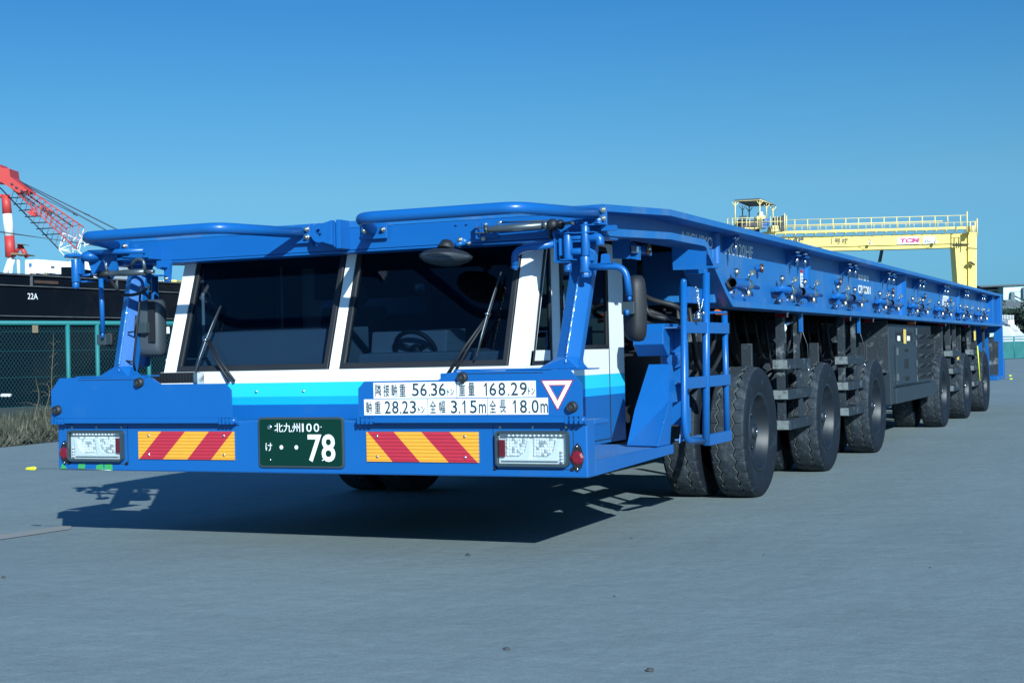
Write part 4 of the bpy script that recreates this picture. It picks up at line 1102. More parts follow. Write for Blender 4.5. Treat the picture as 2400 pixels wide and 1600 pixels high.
# hanging steel step frames ahead of the wheels
def step_frame(y, s=1):
    b = MB(); x0, x1 = 1.40, 1.515
    def bx(a, c, *r): b.box(*sorted((s*a, s*c)), *r)
    for z, ex in ((.865, -.02), (.645, .0), (.425, .02)):
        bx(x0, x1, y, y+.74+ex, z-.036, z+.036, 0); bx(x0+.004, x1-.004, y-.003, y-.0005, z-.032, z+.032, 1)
    bx(x0+.02, x0+.075, y+.04, y+.10, .90, 1.235, 0); bx(x0+.02, x0+.075, y+.04, y+.09, .682, .828, 0); bx(x0+.02, x0+.075, y+.04, y+.09, .462, .608, 0)
    bx(x1-.03, x1-.012, y+.38, y+.47, .682, .828, 0); bx(x1-.03, x1-.012, y+.42, y+.50, .462, .608, 0)
    bx(x0+.05, x0+.09, y+.45, y+.49, .90, 1.235, 0)
    return b.build('step_frame', ['steel', 'lit_end'], T0, bevel=.004)
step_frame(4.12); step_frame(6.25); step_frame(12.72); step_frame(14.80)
for y in (4.55, 6.75):       # pull cords with rings
    b = MB(); b.box(1.50, 1.522, y, y+.05, 1.10, 1.24, 0); b.tube([(1.515, y+.04, 1.11), (1.53, y+.14, 1.0), (1.53, y+.16, .84)], .0025, 6, 1)
    b.tube([(1.53, y+.16+.018*math.cos(t), .815+.018*math.sin(t)) for t in [2*PI*i/14 for i in range(15)]], .003, 6, 2, cap=False)
    b.build('pull_cord', ['blue', 'wire', 'chrome'], T0)
b = MB(); b.ell((1.44, 4.30, 1.13), .03, .03, .035, 0); b.tube([(1.44, 4.30, 1.15), (1.46, 4.5, 1.18)], .015, 10, 1); b.build('work_lamp', ['lampwhite', 'chrome'], T0)
# power pack
b = MB()
b.box(1.10, 1.475, 8.45, 11.20, .56, 1.20, 0); b.box(1.12, 1.52, 8.55, 11.15, .40, .555, 1); b.box(1.05, 1.51, 8.30, 8.44, .40, .72, 1); b.box(.5, 1.1, 8.3, 11.2, .5, 1.2, 0)
pk = b.build('power_pack', ['pack', 'pack'], T0, bevel=.004)
b = MB(); b.box(1.476, 1.492, 8.78, 9.95, .58, .985, 0); b.box(1.492, 1.497, 9.25, 9.48, .74, .84, 1); b.tube([(1.50, 9.30, .64), (1.50, 9.42, .64)], .02, 8, 1); b.tube([(1.50, 9.30, .935), (1.50, 9.42, .935)], .014, 8, 1)
b.build('access_door', ['pack', 'dark'], pk, bevel=.004)
b = MB(); b.box(1.476, 1.484, 8.85, 9.27, 1.03, 1.12, 0); b.box(1.476, 1.484, 9.40, 9.85, 1.03, 1.12, 0); b.box(1.4845, 1.49, 9.27, 9.40, 1.0, 1.15, 1); b.box(1.485, 1.50, 8.90, 8.98, 1.03, 1.08, 2); b.box(1.485, 1.50, 9.48, 9.58, 1.03, 1.08, 2)
b.build('control_window', ['dark', 'yellowd', 'sign'], pk)
b = MB()
for y0 in (10.25, 10.75):
    for k in range(5):
        z = .62+k*.108
        b.prism([(1.476, y0, z), (1.476, y0+.42, z), (1.476, y0+.40, z+.085), (1.476, y0+.02, z+.085)], (.001, 0, 0), 1)
        b.add([(1.477, y0, z), (1.477, y0+.42, z), (1.53, y0+.36, z+.045), (1.53, y0+.08, z+.045), (1.477, y0, z+.05), (1.477, y0+.42, z+.05)], [(0, 1, 2, 3), (3, 2, 5, 4), (0, 3, 4), (1, 5, 2)], 0)
b.box(1.4755, 1.4765, 10.20, 11.19, .60, 1.17, 1)
b.build('louvre_panel', ['steel', 'dark'], pk)
b = MB()
for y, z in ((8.80, .66), (8.80, .92), (10.0, .62), (10.0, .78), (10.0, 1.0), (10.02, 1.13)): b.box(1.4925 if y > 9.9 else 1.4925, 1.50, y, y+.05, z-.035, z+.035)
b.build('hinge_plate', 'zinc', pk)
b = MB(); b.prism([(1.30, 8.25, 1.23), (1.50, 8.25, 1.23), (1.50, 8.25, .72), (1.20, 8.25, .72), (1.02, 8.25, .95)], (0, .02, 0)); b.build('dirty_side_plate', 'steel', T0)
for bx_ in ((1.30, 1.44, 12.35, 12.42, .5, 1.22), (1.33, 1.40, 14.35, 14.40, .5, 1.22), (1.43, 1.46, 16.55, 16.62, .45, 1.22)):
    b = MB(); b.box(*bx_); b.build('hanger', 'steel', T0, bevel=.004)
b = MB(); b.pp('W', [(700, 835), (780, 845), (780, 960), (842, 965), (842, 1438), (722, 1440)], 17.35, .02, 0); b.build('mudflap', 'steel', T0)
b = MB(); b.pp('W', [(725, 850), (780, 845), (770, 895), (718, 905)], 17.3, .03, 0); b.build('tail_lamp', 'pale', T0)
b = MB(); b.tube([(1.52, 15.2, .95), (1.53, 15.3, .45)], .007, 6, 0); b.build('warning_rod', 'yellowtip', T0)
for bx_ in ((1.48, 1.50, 15.16, 15.22, 1.03, 1.16), (1.48, 1.50, 13.35, 13.41, .78, .85)):
    b = MB(); b.box(*bx_); b.build('warning_tag', 'yellowd', T0)
# ================================================================== GROUND
def ground_mat():
    m = bpy.data.materials.new('worn_concrete'); m.use_nodes = True
    nt = m.node_tree; p = nt.nodes['Principled BSDF']; L = nt.links.new
    tc = nt.nodes.new('ShaderNodeTexCoord')
    def noise_(scale, det, rough=.6, stretch=None):
        n = nt.nodes.new('ShaderNodeTexNoise'); n.inputs['Scale'].default_value = scale; n.inputs['Detail'].default_value = det; n.inputs['Roughness'].default_value = rough
        if stretch:
            mp = nt.nodes.new('ShaderNodeMapping'); mp.inputs['Scale'].default_value = stretch; mp.inputs['Rotation'].default_value = (0, 0, rad(20)); L(tc.outputs['Object'], mp.inputs[0]); L(mp.outputs[0], n.inputs['Vector'])
        else: L(tc.outputs['Object'], n.inputs['Vector'])
        return n.outputs[0]
    def ramp(src, a, b_, c0, c1):
        r = nt.nodes.new('ShaderNodeMapRange'); r.inputs[1].default_value = a; r.inputs[2].default_value = b_; r.inputs[3].default_value = c0; r.inputs[4].default_value = c1; L(src, r.inputs[0]); return r.outputs[0]
    def mul(a, b_):
        n = nt.nodes.new('ShaderNodeMath'); n.operation = 'MULTIPLY'
        L(a, n.inputs[0])
        if isinstance(b_, float): n.inputs[1].default_value = b_
        else: L(b_, n.inputs[1])
        return n.outputs[0]
    v = ramp(noise_(.25, 5), .3, .7, .90, 1.06)
    v = mul(v, ramp(noise_(1.6, 8, .65, (1, .35, 1)), .3, .7, .95, 1.05))
    v = mul(v, ramp(noise_(14, 8, .75), .3, .7, .90, 1.10))
    v = mul(v, ramp(noise_(60, 6, .9), .3, .7, .80, 1.20))
    v = mul(v, ramp(noise_(.35, 8, .7, (.15, 1.2, 1)), .50, .75, 1.0, .90))
    v = mul(v, ramp(noise_(3.2, 8, .8, (.2, 2.2, 1)), .3, .7, .95, 1.05))
    v = mul(v, ramp(noise_(150, 3, .8), .25, .75, .76, 1.24))
    v = mul(v, ramp(noise_(.8, 6, .75, (.25, 1.4, 1)), .60, .72, 1.0, .86))
    v = mul(v, ramp(noise_(5.0, 4, .5), .70, .78, 1.0, .80))
    cc = nt.nodes.new('ShaderNodeCombineColor')
    for i, k in enumerate((.182, .231, .238)): L(mul(v, k), cc.inputs[i])
    L(cc.outputs[0], p.inputs['Base Color']); p.inputs['Roughness'].default_value = .85; p.inputs['Specular IOR Level'].default_value = .3
    b1_ = nt.nodes.new('ShaderNodeBump'); b1_.inputs['Strength'].default_value = .5; b1_.inputs['Distance'].default_value = .004; L(noise_(170, 4, .8), b1_.inputs['Height'])
    b2 = nt.nodes.new('ShaderNodeBump'); b2.inputs['Strength'].default_value = .5; b2.inputs['Distance'].default_value = .03; L(noise_(3, 5, .6), b2.inputs['Height']); L(b1_.outputs[0], b2.inputs['Normal'])
    L(b2.outputs[0], p.inputs['Normal'])
    return m
M['concrete'] = ground_mat()
b = MB(); N_ = 2500
b.add([(-N_, -60, 0), (N_, -60, 0), (N_, N_, 0), (-N_, N_, 0)], [(0, 1, 2, 3)])
g = b.build('ground', 'concrete'); g['kind'] = 'structure'
# faint orange painted line
q = [at('Z', 0, 1268, 2, .004), at('Z', 0, 1252, 2, .004), at('Z', 170, 1228, 2, .004), at('Z', 165, 1239, 2, .004)]
M['oldline'] = mat('faded_orange_line', (.30, .235, .15), .85, var=.25, vs_=25, dirt=(.23, .25, .26), dirt_amt=.9, dirt_scale=14, dirt_lo=.36)
d0 = (q[2]-q[1]).normalized(); q[0] -= d0*3; q[1] -= d0*3
b = MB(); b.add(q, [(0, 1, 2, 3)]); o = b.build('painted_line', 'oldline', recalc=False); o['kind'] = 'structure'
# stones and scraps
SL = ['largest dark pebble lying on the bare concrete ahead of the number plate', 'dark pebble at the bottom middle of the bare concrete', 'dark pebble nearest the camera on the concrete', 'small dark pebble left of the nearest one', 'grey chip of stone at the left edge of the concrete', 'small chip on the concrete right of the cab shadow', 'small chip on concrete beside the open right side', 'thin chip on the concrete far right of the pebbles']
for i, (x, y, r) in enumerate(((1097, 1302, .020), (1188, 1522, .016), (1523, 1573, .018), (1440, 1397, .008), (8, 1354, .016), (1480, 1262, .010), (1790, 1300, .008), (2180, 1330, .008))):
    p = at('Z', x, y, 2, 0); b = MB(); b.ell(p+Vector((0, 0, r*.2)), r*.75, r*.5, r*.4, 0, 9, 6)
    for k, v in enumerate(b.v): b.v[k] = v+Vector((random.uniform(-1, 1), random.uniform(-1, 1), random.uniform(-1, 1)))*r*.13
    tag(b.build('pebble', 'stone', loc=p), SL[i], 'pebble', 'pebbles on the concrete')

# ================================================================== VERGE, FENCE AND BARGE ON THE LEFT
def gz(x, D, z=0.0):
    p = dist_at('Z', x, 850, D); p.z = z; return p
F0 = gz(0, 22.0); F1 = gz(620, 26.0); fd = (F1-F0).normalized(); fn = Vector((-fd.y, fd.x, 0))
if fn.dot(CF) < 0: fn = -fn
E0 = at('Z', 0, 1047, 2, .004); E1 = at('Z', 136, 1034, 2, .004); ed = (E1-E0).normalized()
b = MB(); A_ = E0-ed*8; B_ = E0+ed*22; nseg = 60
lo = []
for i in range(nseg+1):
    p = A_.lerp(B_, i/nseg)+fn*random.uniform(-.08, .08); p.z = .004; lo.append(p)
hi = [p.copy()+fn*(26) for p in (A_, B_)]
for h_ in hi: h_.z = .004
b.add(lo+[hi[1], hi[0]], [tuple(range(nseg+3))])
o = b.build('verge_soil', 'soil', recalc=False); o['kind'] = 'structure'
# grass and weeds, uncountable
def grass_mat():
    m = bpy.data.materials.new('weedy_grass'); m.use_nodes = True; nt = m.node_tree; p = nt.nodes['Principled BSDF']
    gi = nt.nodes.new('ShaderNodeTexCoord'); n = nt.nodes.new('ShaderNodeTexNoise'); n.inputs['Scale'].default_value = 5; n.inputs['Detail'].default_value = 6
    nt.links.new(gi.outputs['Object'], n.inputs['Vector'])
    cr = nt.nodes.new('ShaderNodeValToRGB'); e = cr.color_ramp.elements
    e[0].position = .35; e[0].color = (.018, .024, .018, 1); e[1].position = .72; e[1].color = (.19, .175, .14, 1)
    k = e.new(.52); k.color = (.06, .068, .048, 1)
    nt.links.new(n.outputs[0], cr.inputs[0]); nt.links.new(cr.outputs[0], p.inputs['Base Color']); p.inputs['Roughness'].default_value = .9
    return m
M['grass'] = grass_mat()
b = MB(); rr = random.Random(3)
for i in range(15000):
    t = rr.uniform(-1.5, 8.5); w_ = rr.random()**1.2*4.4
    p = E0+ed*t+fn*(w_-.05); dens = noise.noise(Vector((p.x*.9, p.y*.9, 0)))
    if dens < -.25 and rr.random() < .8: continue
    hgt = (.05+.22*rr.random()*min(1, w_/1.3+.25))*(1+max(0, dens)); a = rr.uniform(0, 2*PI); wd = rr.uniform(.006, .02)
    ln = Vector((math.cos(a), math.sin(a), 0))*rr.uniform(.02, .14); sd_ = Vector((math.sin(a), -math.cos(a), 0))*wd
    p.z = .004
    b.add([p-sd_, p+sd_, p+ln*.5+sd_*.7+Vector((0, 0, hgt*.6)), p+ln+Vector((0, 0, hgt)), p+ln*.5-sd_*.7+Vector((0, 0, hgt*.6))], [(0, 1, 2, 3, 4)])
o = b.build('verge_grass', 'grass', recalc=False); tag(o, 'low scrubby weeds and grass along the foot of the green fence', 'grass'); o['kind'] = 'stuff'
# tall dry stalks
for i, (x, y0, y1, lab) in enumerate(((124, 1010, 780, 'tall thin dry weed standing in front of the fence mesh'), (112, 1020, 895, 'bent straw coloured stalk beside the left flap of the transporter'), (88, 1015, 885, 'branching dry weed left of the bent stalk'))):
    base = at('Z', x-3, y0, 2, .0); D_ = (base-CAM).dot(CF)
    topp = dist_at('Z', x, y1, D_)
    b = MB(); pts = [base.lerp(topp, k/8)+CR*(.03*math.sin(k*1.1+i))*(1 if i else .4) for k in range(9)]
    b.tube(pts, [.0035]*7+[.002, .001], 6)
    for k in range(3, 8):
        for s in ((-1, 1) if i == 0 else (1 if k % 2 else -1,)):
            e = pts[k]+CR*s*rr.uniform(.05, .22)*(1.4 if i else .5)+Vector((0, 0, rr.uniform(-.05, .12))); b.tube([pts[k], (pts[k]+e)/2+Vector((0, 0, .03)), e], [.002, .0015, .001], 5)
    tag(b.build('dry_weed', 'straw', loc=base), lab, 'weed', 'dry weeds by the fence')
# fence
FH = 1.63
fence = thing('mesh_fence', 'teal tube and chain-link fence along the weedy verge on the left', 'fence', tuple(F0))
def along(t, z=0, off=0): return F0+fd*t+fn*off+Vector((0, 0, z))
Lf = 15.0
b = MB(); b.tube([along(-4, FH), along(Lf, FH)], .038, 10); b.build('top_rail', 'teal', fence)
b = MB(); b.tube([along(-4, .10), along(Lf, .10)], .028, 10); b.build('bottom_rail', 'teal', fence)
def t_at(x):       # where the line of sight through picture column x meets the fence
    d = CF+CR*((x-1200)/FPX); d = Vector((d.x, d.y, 0)); c = Vector((CAM.x, CAM.y, 0))
    # c + d*k = F0 + fd*t
    den = d.x*(-fd.y)+d.y*fd.x
    k = ((F0.x-c.x)*(-fd.y)+(F0.y-c.y)*fd.x)/den
    p = c+d*k
    return (p-Vector((F0.x, F0.y, 0))).dot(fd)
for t in [t_at(159), t_at(228), t_at(348)]+[t_at(348)+1.95*k for k in range(1, 6)]+[t_at(159)-2*k for k in (1, 2)]:
    b = MB(); b.tube([along(t, 0), along(t, FH+.02)], .036, 10); b.build('post', 'teal', fence)
b = MB()
H_ = FH-.12; st = .062; k0 = -int((H_+3)/st); k1 = int(Lf/st)
def wire(b, p, q, r=.0022):
    d = (q-p).normalized(); a = d.cross(fn).normalized()*r; c = fn*r
    b.add([p-a, p+a, p+c, q-a, q+a, q+c], [(0, 1, 4, 3), (1, 2, 5, 4), (2, 0, 3, 5)])
for k in range(k0, k1):
    for s in (1, -1):
        x0 = k*st; x1 = x0+H_*.75
        a_, c_ = (x0, x1) if s > 0 else (x1, x0)
        if min(a_, c_) < -3.5 or max(a_, c_) > Lf: continue
        wire(b, along(a_, .10, .03+.004*s), along(c_, FH-.03, .03+.004*s))
for z in (.35, .8, 1.2, 1.5): wire(b, along(-4, z, .02), along(Lf, z, .02), .003)
b.build('wire_mesh', 'mesh', fence, recalc=False)
for x, z0, z1, lab in ((82, 1.48, 1.60, 'small tan tag tied to the wire mesh near the top rail'), (391, 1.46, 1.57, 'pale tag on the wire mesh beside the cab')):
    t = t_at(x); b = MB(); b.box(-.05, .05, -.004, .004, z0, z1)
    for k, v in enumerate(b.v): b.v[k] = F0+fd*(t+v.x)+fn*(v.y-.01)+Vector((0, 0, v.z))
    tag(b.build('fence_tag', 'straw' if x < 100 else 'sign', loc=along(t, (z0+z1)/2)), lab, 'tag')
# barge beyond
B0 = gz(0, 34.0); B1 = gz(400, 39.5); bd = (B1-B0).normalized(); bn = Vector((-bd.y, bd.x, 0))
if bn.dot(CF) < 0: bn = -bn
def bp(t, z, off=0): return B0+bd*t+bn*off+Vector((0, 0, z))
def bbox(b, t0, t1, o0, o1, z0, z1, m=0):
    vs = [bp(t, z, o) for t in (t0, t1) for o in (o0, o1) for z in (z0, z1)]
    return b.add(vs, [(0,1,3,2), (4,6,7,5), (0,4,5,1), (2,3,7,6), (0,2,6,4), (1,5,7,3)], m)
barge = thing('barge', 'long black barge hull moored behind the fence with the number 22A', 'barge', tuple(B0))
b = MB(); bbox(b, -12, 38, 0, 9, 0, 3.16)
b.build('hull', 'hull', barge)
M['hullline'] = mat('worn_hull_edge', (.09, .10, .11), .6, var=.6, vs_=3)
b = MB()
for z in (1.95, 2.14, 2.86, 3.12): bbox(b, -12, 38, -.05, -.001, z, z+.022)
for t in range(-11, 38, 3): bbox(b, t, t+.05, -.04, -.001, 2.88, 3.12)
b.build('rubbing_strake', 'hullline', barge)
def t_b(x):
    d = CF+CR*((x-1200)/FPX); c = CAM
    den = d.x*(-bd.y)+d.y*bd.x; k = ((B0.x-c.x)*(-bd.y)+(B0.y-c.y)*bd.x)/den
    return (Vector((c.x+d.x*k, c.y+d.y*k, 0))-Vector((B0.x, B0.y, 0))).dot(bd)
b = MB(); b.text('22A', bp(t_b(66), 2.56, -.012), bd, (0, 0, 1), t_b(90)-t_b(66), .145, 0, th=0, bold=.01)
b.build('hull_number', 'letter', barge)
b = MB(); bbox(b, t_b(83), t_b(138), -.02, -.001, 2.95, 3.02); b.build('rusty_patch', 'straw' if False else mat('rust_patch', (.06, .035, .025), .9, var=.5), barge)
def deckbox(name, x0, x1, y0, y1, D, k, lab, cat, depth=2.0):
    p = dist_at('Z', x0, y1, D); q = dist_at('Z', x1, y0, D)
    b = MB(); b.prism([p, p+CR*(q-p).dot(CR), p+CR*(q-p).dot(CR)+Vector((0, 0, q.z-p.z)), p+Vector((0, 0, q.z-p.z))], CF*depth)
    return tag(b.build(name, k, loc=p, bevel=.02), lab, cat)
deckbox('deck_locker', 143, 170, 625, 652, 39, 'hull', 'black box standing on the barge beside the blue hanging cylinder', 'locker')
deckbox('yellow_crate', 382, 414, 655, 672, 43, 'yellow', 'yellow crate on the barge glimpsed left of the windscreen', 'crate')
deckbox('white_crate', 350, 380, 657, 672, 43, 'house', 'white crate next to the yellow crate on the barge', 'crate')
deckbox('white_pipe', 0, 24, 922, 930, 24.5, 'house', 'short white plank lying behind the fence at the far left', 'plank', .1)

# ================================================================== SHIPYARD CRANES FAR LEFT
def tp(a, b_, D, v='T'): return dist_at(v, a, b_, D)
def slab(b, v, pts, D, th, m=0): return b.prism([dist_at(v, a, c, D) for a, c in pts], CF*th, m)
base = dist_at('T', 900, 1500, 118); base.z = 0
cr = thing('lattice_boom_crane', 'crane with red lattice boom and white boom foot behind the barge', 'crane', tuple(base))
D1, D2 = 116.0, 119.0
chA = ((120, 185), (1100, 855)); chB = ((60, 250), (880, 880)); chC = ((130, 320), (1010, 1145)); chD = ((0, 335), (775, 1145))
lp = lambda ch, t: (ch[0][0]+(ch[1][0]-ch[0][0])*t, ch[0][1]+(ch[1][1]-ch[0][1])*t)
b = MB()
for ch, D in ((chA, D1), (chB, D2), (chC, D1)): b.tube([tp(*ch[0], D), tp(*ch[1], D)], .052, 8, 0)
b.tube([tp(*chD[0], D2), tp(*chD[1], D2)], .05, 8, 1)
b.tube([tp(230, 330, D2), tp(960, 850, D2)], .07, 8, 1); b.tube([tp(150, 330, D2), tp(880, 950, D2)], .03, 8, 0)
for k in range(12):
    t = .12+k*.075; u = t+.0375
    b.tube([tp(*lp(chA, t), D1), tp(*lp(chC, u), D1)], .022, 5, 0); b.tube([tp(*lp(chC, u), D1), tp(*lp(chA, t+.075), D1)], .022, 5, 0)
    b.tube([tp(*lp(chA, t), D1), tp(*lp(chB, u), D2)], .022, 5, 1); b.tube([tp(*lp(chB, u), D2), tp(*lp(chD, u+.03), D2)], .022, 5, 0)
for (x0, y0, x1, y1) in ((110, 470, 270, 465), (180, 555, 345, 545), (250, 637, 430, 620), (330, 717, 545, 710), (405, 798, 630, 790), (480, 877, 705, 865), (555, 952, 795, 942)):
    b.tube([tp(x0, y0, D2), tp(x1, y1, D1)], .045, 6, 1)
b.build('boom', ['crane_red', 'crane_dark'], cr)
b = MB(); slab(b, 'T', [(-200, 60), (-30, 20), (20, 75), (120, 85), (135, 190), (360, 372), (240, 405), (20, 265), (-200, 250)], D1-.3, 2.2, 0)
for x, y in ((152, 285), (212, 330), (283, 372), (335, 405)): slab(b, 'T', [(x-18, y-12), (x+10, y-10), (x+20, y+12), (x-10, y+12)], D1-.42, .1, 1)
b.build('boom_head', ['crane_red', 'crane_dark'], cr)
b = MB()
for (p, q) in (((775, 1145), (830, 930)), ((775, 1145), (1030, 1150)), ((1010, 1145), (1100, 880)), ((780, 1140), (960, 1080)), ((830, 930), (1100, 1050)), ((960, 1180), (940, 1100)), ((1040, 1160), (1090, 930)), ((1110, 1110), (1120, 980)), ((780, 1145), (960, 1190)), ((800, 1100), (880, 960)), ((960, 1030), (1040, 950)), ((1040, 950), (1100, 1040)), ((1100, 1090), (1230, 1060)), ((880, 1090), (960, 1170)), ((1230, 1060), (1300, 990)), ((850, 1060), (920, 1000)), ((775, 1145), (900, 1300)), ((1010, 1145), (1200, 1330))):
    b.tube([tp(*p, D1+.5), tp(*q, D1+1.2)], .04, 6)
b.build('boom_foot', 'crane_white', cr)
b = MB(); slab(b, 'T', [(540, 560), (700, 640), (660, 705), (515, 620)], D1-.2, .15, 0)
pL = tp(540, 640, D1-.32); dl = (tp(690, 715, D1-.32)-tp(540, 630, D1-.32)).normalized(); nl = dl.cross(CF).normalized(); nl = nl if nl.z > 0 else -nl
b.text('IHI', tp(535, 625, D1-.32), dl, nl, .88, .34, 1, th=0, bold=.04); b.build('name_board', ['crane_red', 'crane_dark'], cr)
b = MB()
for (p, q) in (((120, 180), (1900, 1060)), ((135, 190), (1900, 1075)), ((230, 240), (1700, 1060)), ((240, 255), (1700, 1075)), ((-200, 895), (1500, 1120)), ((-200, 880), (1500, 1135)), ((360, 372), (1000, 690))):
    b.tube([tp(*p, D1+1), tp(*q, D1+3)], .025, 5)
for (x, y) in ((990, 692), (1140, 685)): b.tube([tp(x-30, y-12, D1+1.8), tp(x+30, y+12, D1+1.8)], .05, 6)
b.build('cables', 'crane_dark', cr)
b = MB(); b.tube([tp(400, 620, D1), tp(470, 690, D1)], .12, 6); slab(b, 'T', [(330, 640), (440, 655), (470, 705), (400, 700)], D1-.4, .8)
b.build('hook_block', 'crane_red', cr)
b = MB(); slab(b, 'T', [(905, 1300), (1500, 1320), (1500, 1700), (905, 1700)], D1, 6); bb = base
b.build('machine_house', 'crane_white', cr)
base = dist_at('T', 120, 1500, 150); base.z = 0
c2 = thing('banded_crane_mast', 'slim red and white banded crane mast standing left of the white cladding block', 'crane', tuple(base)); D = 150.0
b = MB()
pth = [(75, 430), (95, 680), (122, 970), (140, 1245)]
for i, m in ((0, 0), (1, 1), (2, 0)): b.tube([tp(*pth[i], D), tp(*pth[i+1], D)], [.44+.03*i, .47+.03*i], 14, m)
b.tube([tp(-60, 440, D), tp(30, 445, D)], .2, 8, 0)
b.build('mast', ['crane_red', 'crane_white'], c2)
b = MB(); 
for p, q, r in (((150, 1240), (30, 1560), .28), ((160, 1240), (140, 1560), .16), ((240, 1270), (250, 1560), .16), ((190, 1260), (100, 1540), .12)): b.tube([tp(*p, D), tp(*q, D)], r, 8)
b.build('mast_legs', 'crane_white', c2)
b = MB()
for p, q, r in (((215, 1180), (265, 1090), .18), ((265, 1090), (355, 1250), .24), ((160, 1190), (240, 1180), .1), ((230, 1090), (300, 1085), .12)): b.tube([tp(*p, D), tp(*q, D)], r, 7)
b.build('jib', 'crane_red', c2)
b = MB(); slab(b, 'T', [(140, 1190), (330, 1200), (330, 1215), (140, 1212)], D-1, 3); slab(b, 'T', [(200, 1060), (300, 1075), (300, 1082), (200, 1070)], D-1, 2)
b.build('platform', 'straw', c2)
base = dist_at('T', 330, 1500, 100); base.z = 0
wb = thing('clad_block', 'long white clad block rising behind the black barge', 'building', tuple(base)); D = 100.0
b = MB(); slab(b, 'T', [(330, 1285), (480, 1275), (1400, 1345), (1400, 1700), (330, 1700)], D, 10); b.build('wall', 'house', wb)
b = MB(); slab(b, 'T', [(378, 1325), (412, 1325), (412, 1368), (378, 1368)], D-.1, .09); b.build('window', 'winblue', wb)
b = MB(); slab(b, 'T', [(668, 1362), (712, 1366), (712, 1385), (668, 1382)], D-.1, .09); b.build('window', 'crane_dark', wb)
base = dist_at('T', 420, 1500, 88); base.z = 0
b = MB()
for x in range(340, 900, 26):
    w_ = rr.uniform(8, 26); h_ = rr.uniform(8, 40); slab(b, 'T', [(x, 1490-h_), (x+w_, 1490-h_), (x+w_, 1560), (x, 1560)], 88+rr.uniform(-1, 1), 1.0, rr.choice((0, 1, 2)))
tag(b.build('deck_clutter', ['straw', 'steel', 'crane_dark'], loc=base), 'low clutter of gear along the foot of the white block', 'equipment')['kind'] = 'stuff'

# ================================================================== YELLOW GANTRY CRANE
D = 130.0
base = dist_at('K', 2160, 900, D); base.z = 0
gc = thing('gantry_crane', 'yellow gantry crane with railed girder marked in Japanese behind the deck', 'gantry crane', tuple(base))
GT = 1.6
b = MB()
slab(b, 'K', [(-600, 410), (1000, 385), (2120, 358), (2120, 460), (2010, 485), (960, 512), (-600, 545)], D, GT, 0)
slab(b, 'K', [(-600, 498), (850, 478), (2000, 450), (2000, 453), (850, 481), (-600, 501)], D-.12, .11, 1)
b.build('girder', ['yellow', 'straw'], gc)
b = MB(); slab(b, 'K', [(2010, 484), (2119, 458), (2140, 1400), (2075, 1400)], D+.02, GT-.1, 0); slab(b, 'K', [(2125, 350), (2200, 352), (2197, 1400), (2131, 1400)], D-.25, GT, 0)
slab(b, 'K', [(2123, 486), (2203, 490), (2203, 494), (2123, 491)], D-.35, .3, 1); slab(b, 'K', [(2000, 452), (2132, 450), (2132, 458), (2005, 458)], D-.3, .3, 1)
b.build('leg', ['yellow', 'crane_dark'], gc)
b = MB(); slab(b, 'K', [(-600, 440), (-490, 440), (-470, 1400), (-560, 1400)], D+.05, GT-.1, 0); b.build('leg', 'yellow', gc)
b = MB(); slab(b, 'K', [(2134, 612), (2150, 605), (2190, 632), (2186, 640), (2150, 618)], D-.9, .5); b.build('floodlight_arm', 'steel', gc)
b = MB()
slab(b, 'K', [(330, 348), (560, 342), (2108, 302), (2108, 322), (560, 362), (330, 365)], D-.75, .70, 0)
for k in range(20):
    x = 420+k*88; y = 352-(x-540)*.0255; b.tube([dist_at('K', x+20, y+14, D-.7), dist_at('K', x, y+36, D-.1)], .05, 5, 0)
b.build('walkway', 'yellow', gc)
M['cream'] = mat('pale_yellow_rail', (.78, .62, .25), .5)
b = MB()
ry = lambda x: 245-(x-540)*.0265
for k in range(15):
    x = 496+k*111.5; b.tube([dist_at('K', x, ry(x), D-.7), dist_at('K', x, ry(x)+98-k*.0, D-.7)], .048, 6)
b.tube([dist_at('K', 400, ry(400), D-.7), dist_at('K', 2106, ry(2106), D-.7)], .03, 6)
b.tube([dist_at('K', 400, ry(400)+50, D-.7), dist_at('K', 1900, ry(1900)+46, D-.7)], .055, 6)
b.tube([dist_at('K', 400, ry(400)+60, D+1.6), dist_at('K', 2106, ry(2106)+60, D+1.6)], .025, 6)
for k in range(24):
    x = 460+k*70; b.tube([dist_at('K', x, ry(x)+60, D+1.6), dist_at('K', x, ry(x)+100, D+1.6)], .03, 5)
for x, y0, y1 in ((2115, 170, 350), (2203, 232, 385), (2143, 262, 348), (2165, 300, 350), (2185, 262, 348)): b.tube([dist_at('K', x, y0, D-2.4), dist_at('K', x, y1, D-2.4)], .06, 6)
b.tube([dist_at('K', 2115, 262, D-2.4), dist_at('K', 2203, 257, D-2.4)], .03, 6); slab(b, 'K', [(2150, 295), (2180, 295), (2180, 345), (2150, 345)], D-1.5, 1.0)
b.build('handrail', 'cream', gc)
def kdir(x0, y0, x1, y1, Dd):
    a = dist_at('K', x0, y0, Dd); c = dist_at('K', x1, y1, Dd); return a, (c-a).normalized(), (c-a).length
b = MB()
for st, x0, x1 in (('1', 924, 931), ('号', 955, 1010), ('機', 1020, 1078)):
    a, dd, L_ = kdir(x0, 456-(x0-920)*.02, x1, 456-(x1-920)*.02, D-.05); b.text(st, a, dd, CU, L_, .52, 0, th=0, bold=.01)
a, dd, L_ = kdir(530, 442, 690, 439, D-.05); b.text('小点検', a, dd, CU, L_, .42, 0, th=0, bold=.04)
b.build('girder_lettering', 'ink', gc)
b = MB(); slab(b, 'K', [(1503, 400), (1697, 388), (1697, 452), (1505, 460)], D-.1, .08, 0)
a, dd, L_ = kdir(1520, 447, 1692, 441, D-.13); sh = (CU+dd*.25).normalized(); b.text('TCM', a, dd, sh, L_, .42, 1, th=0, bold=.06)
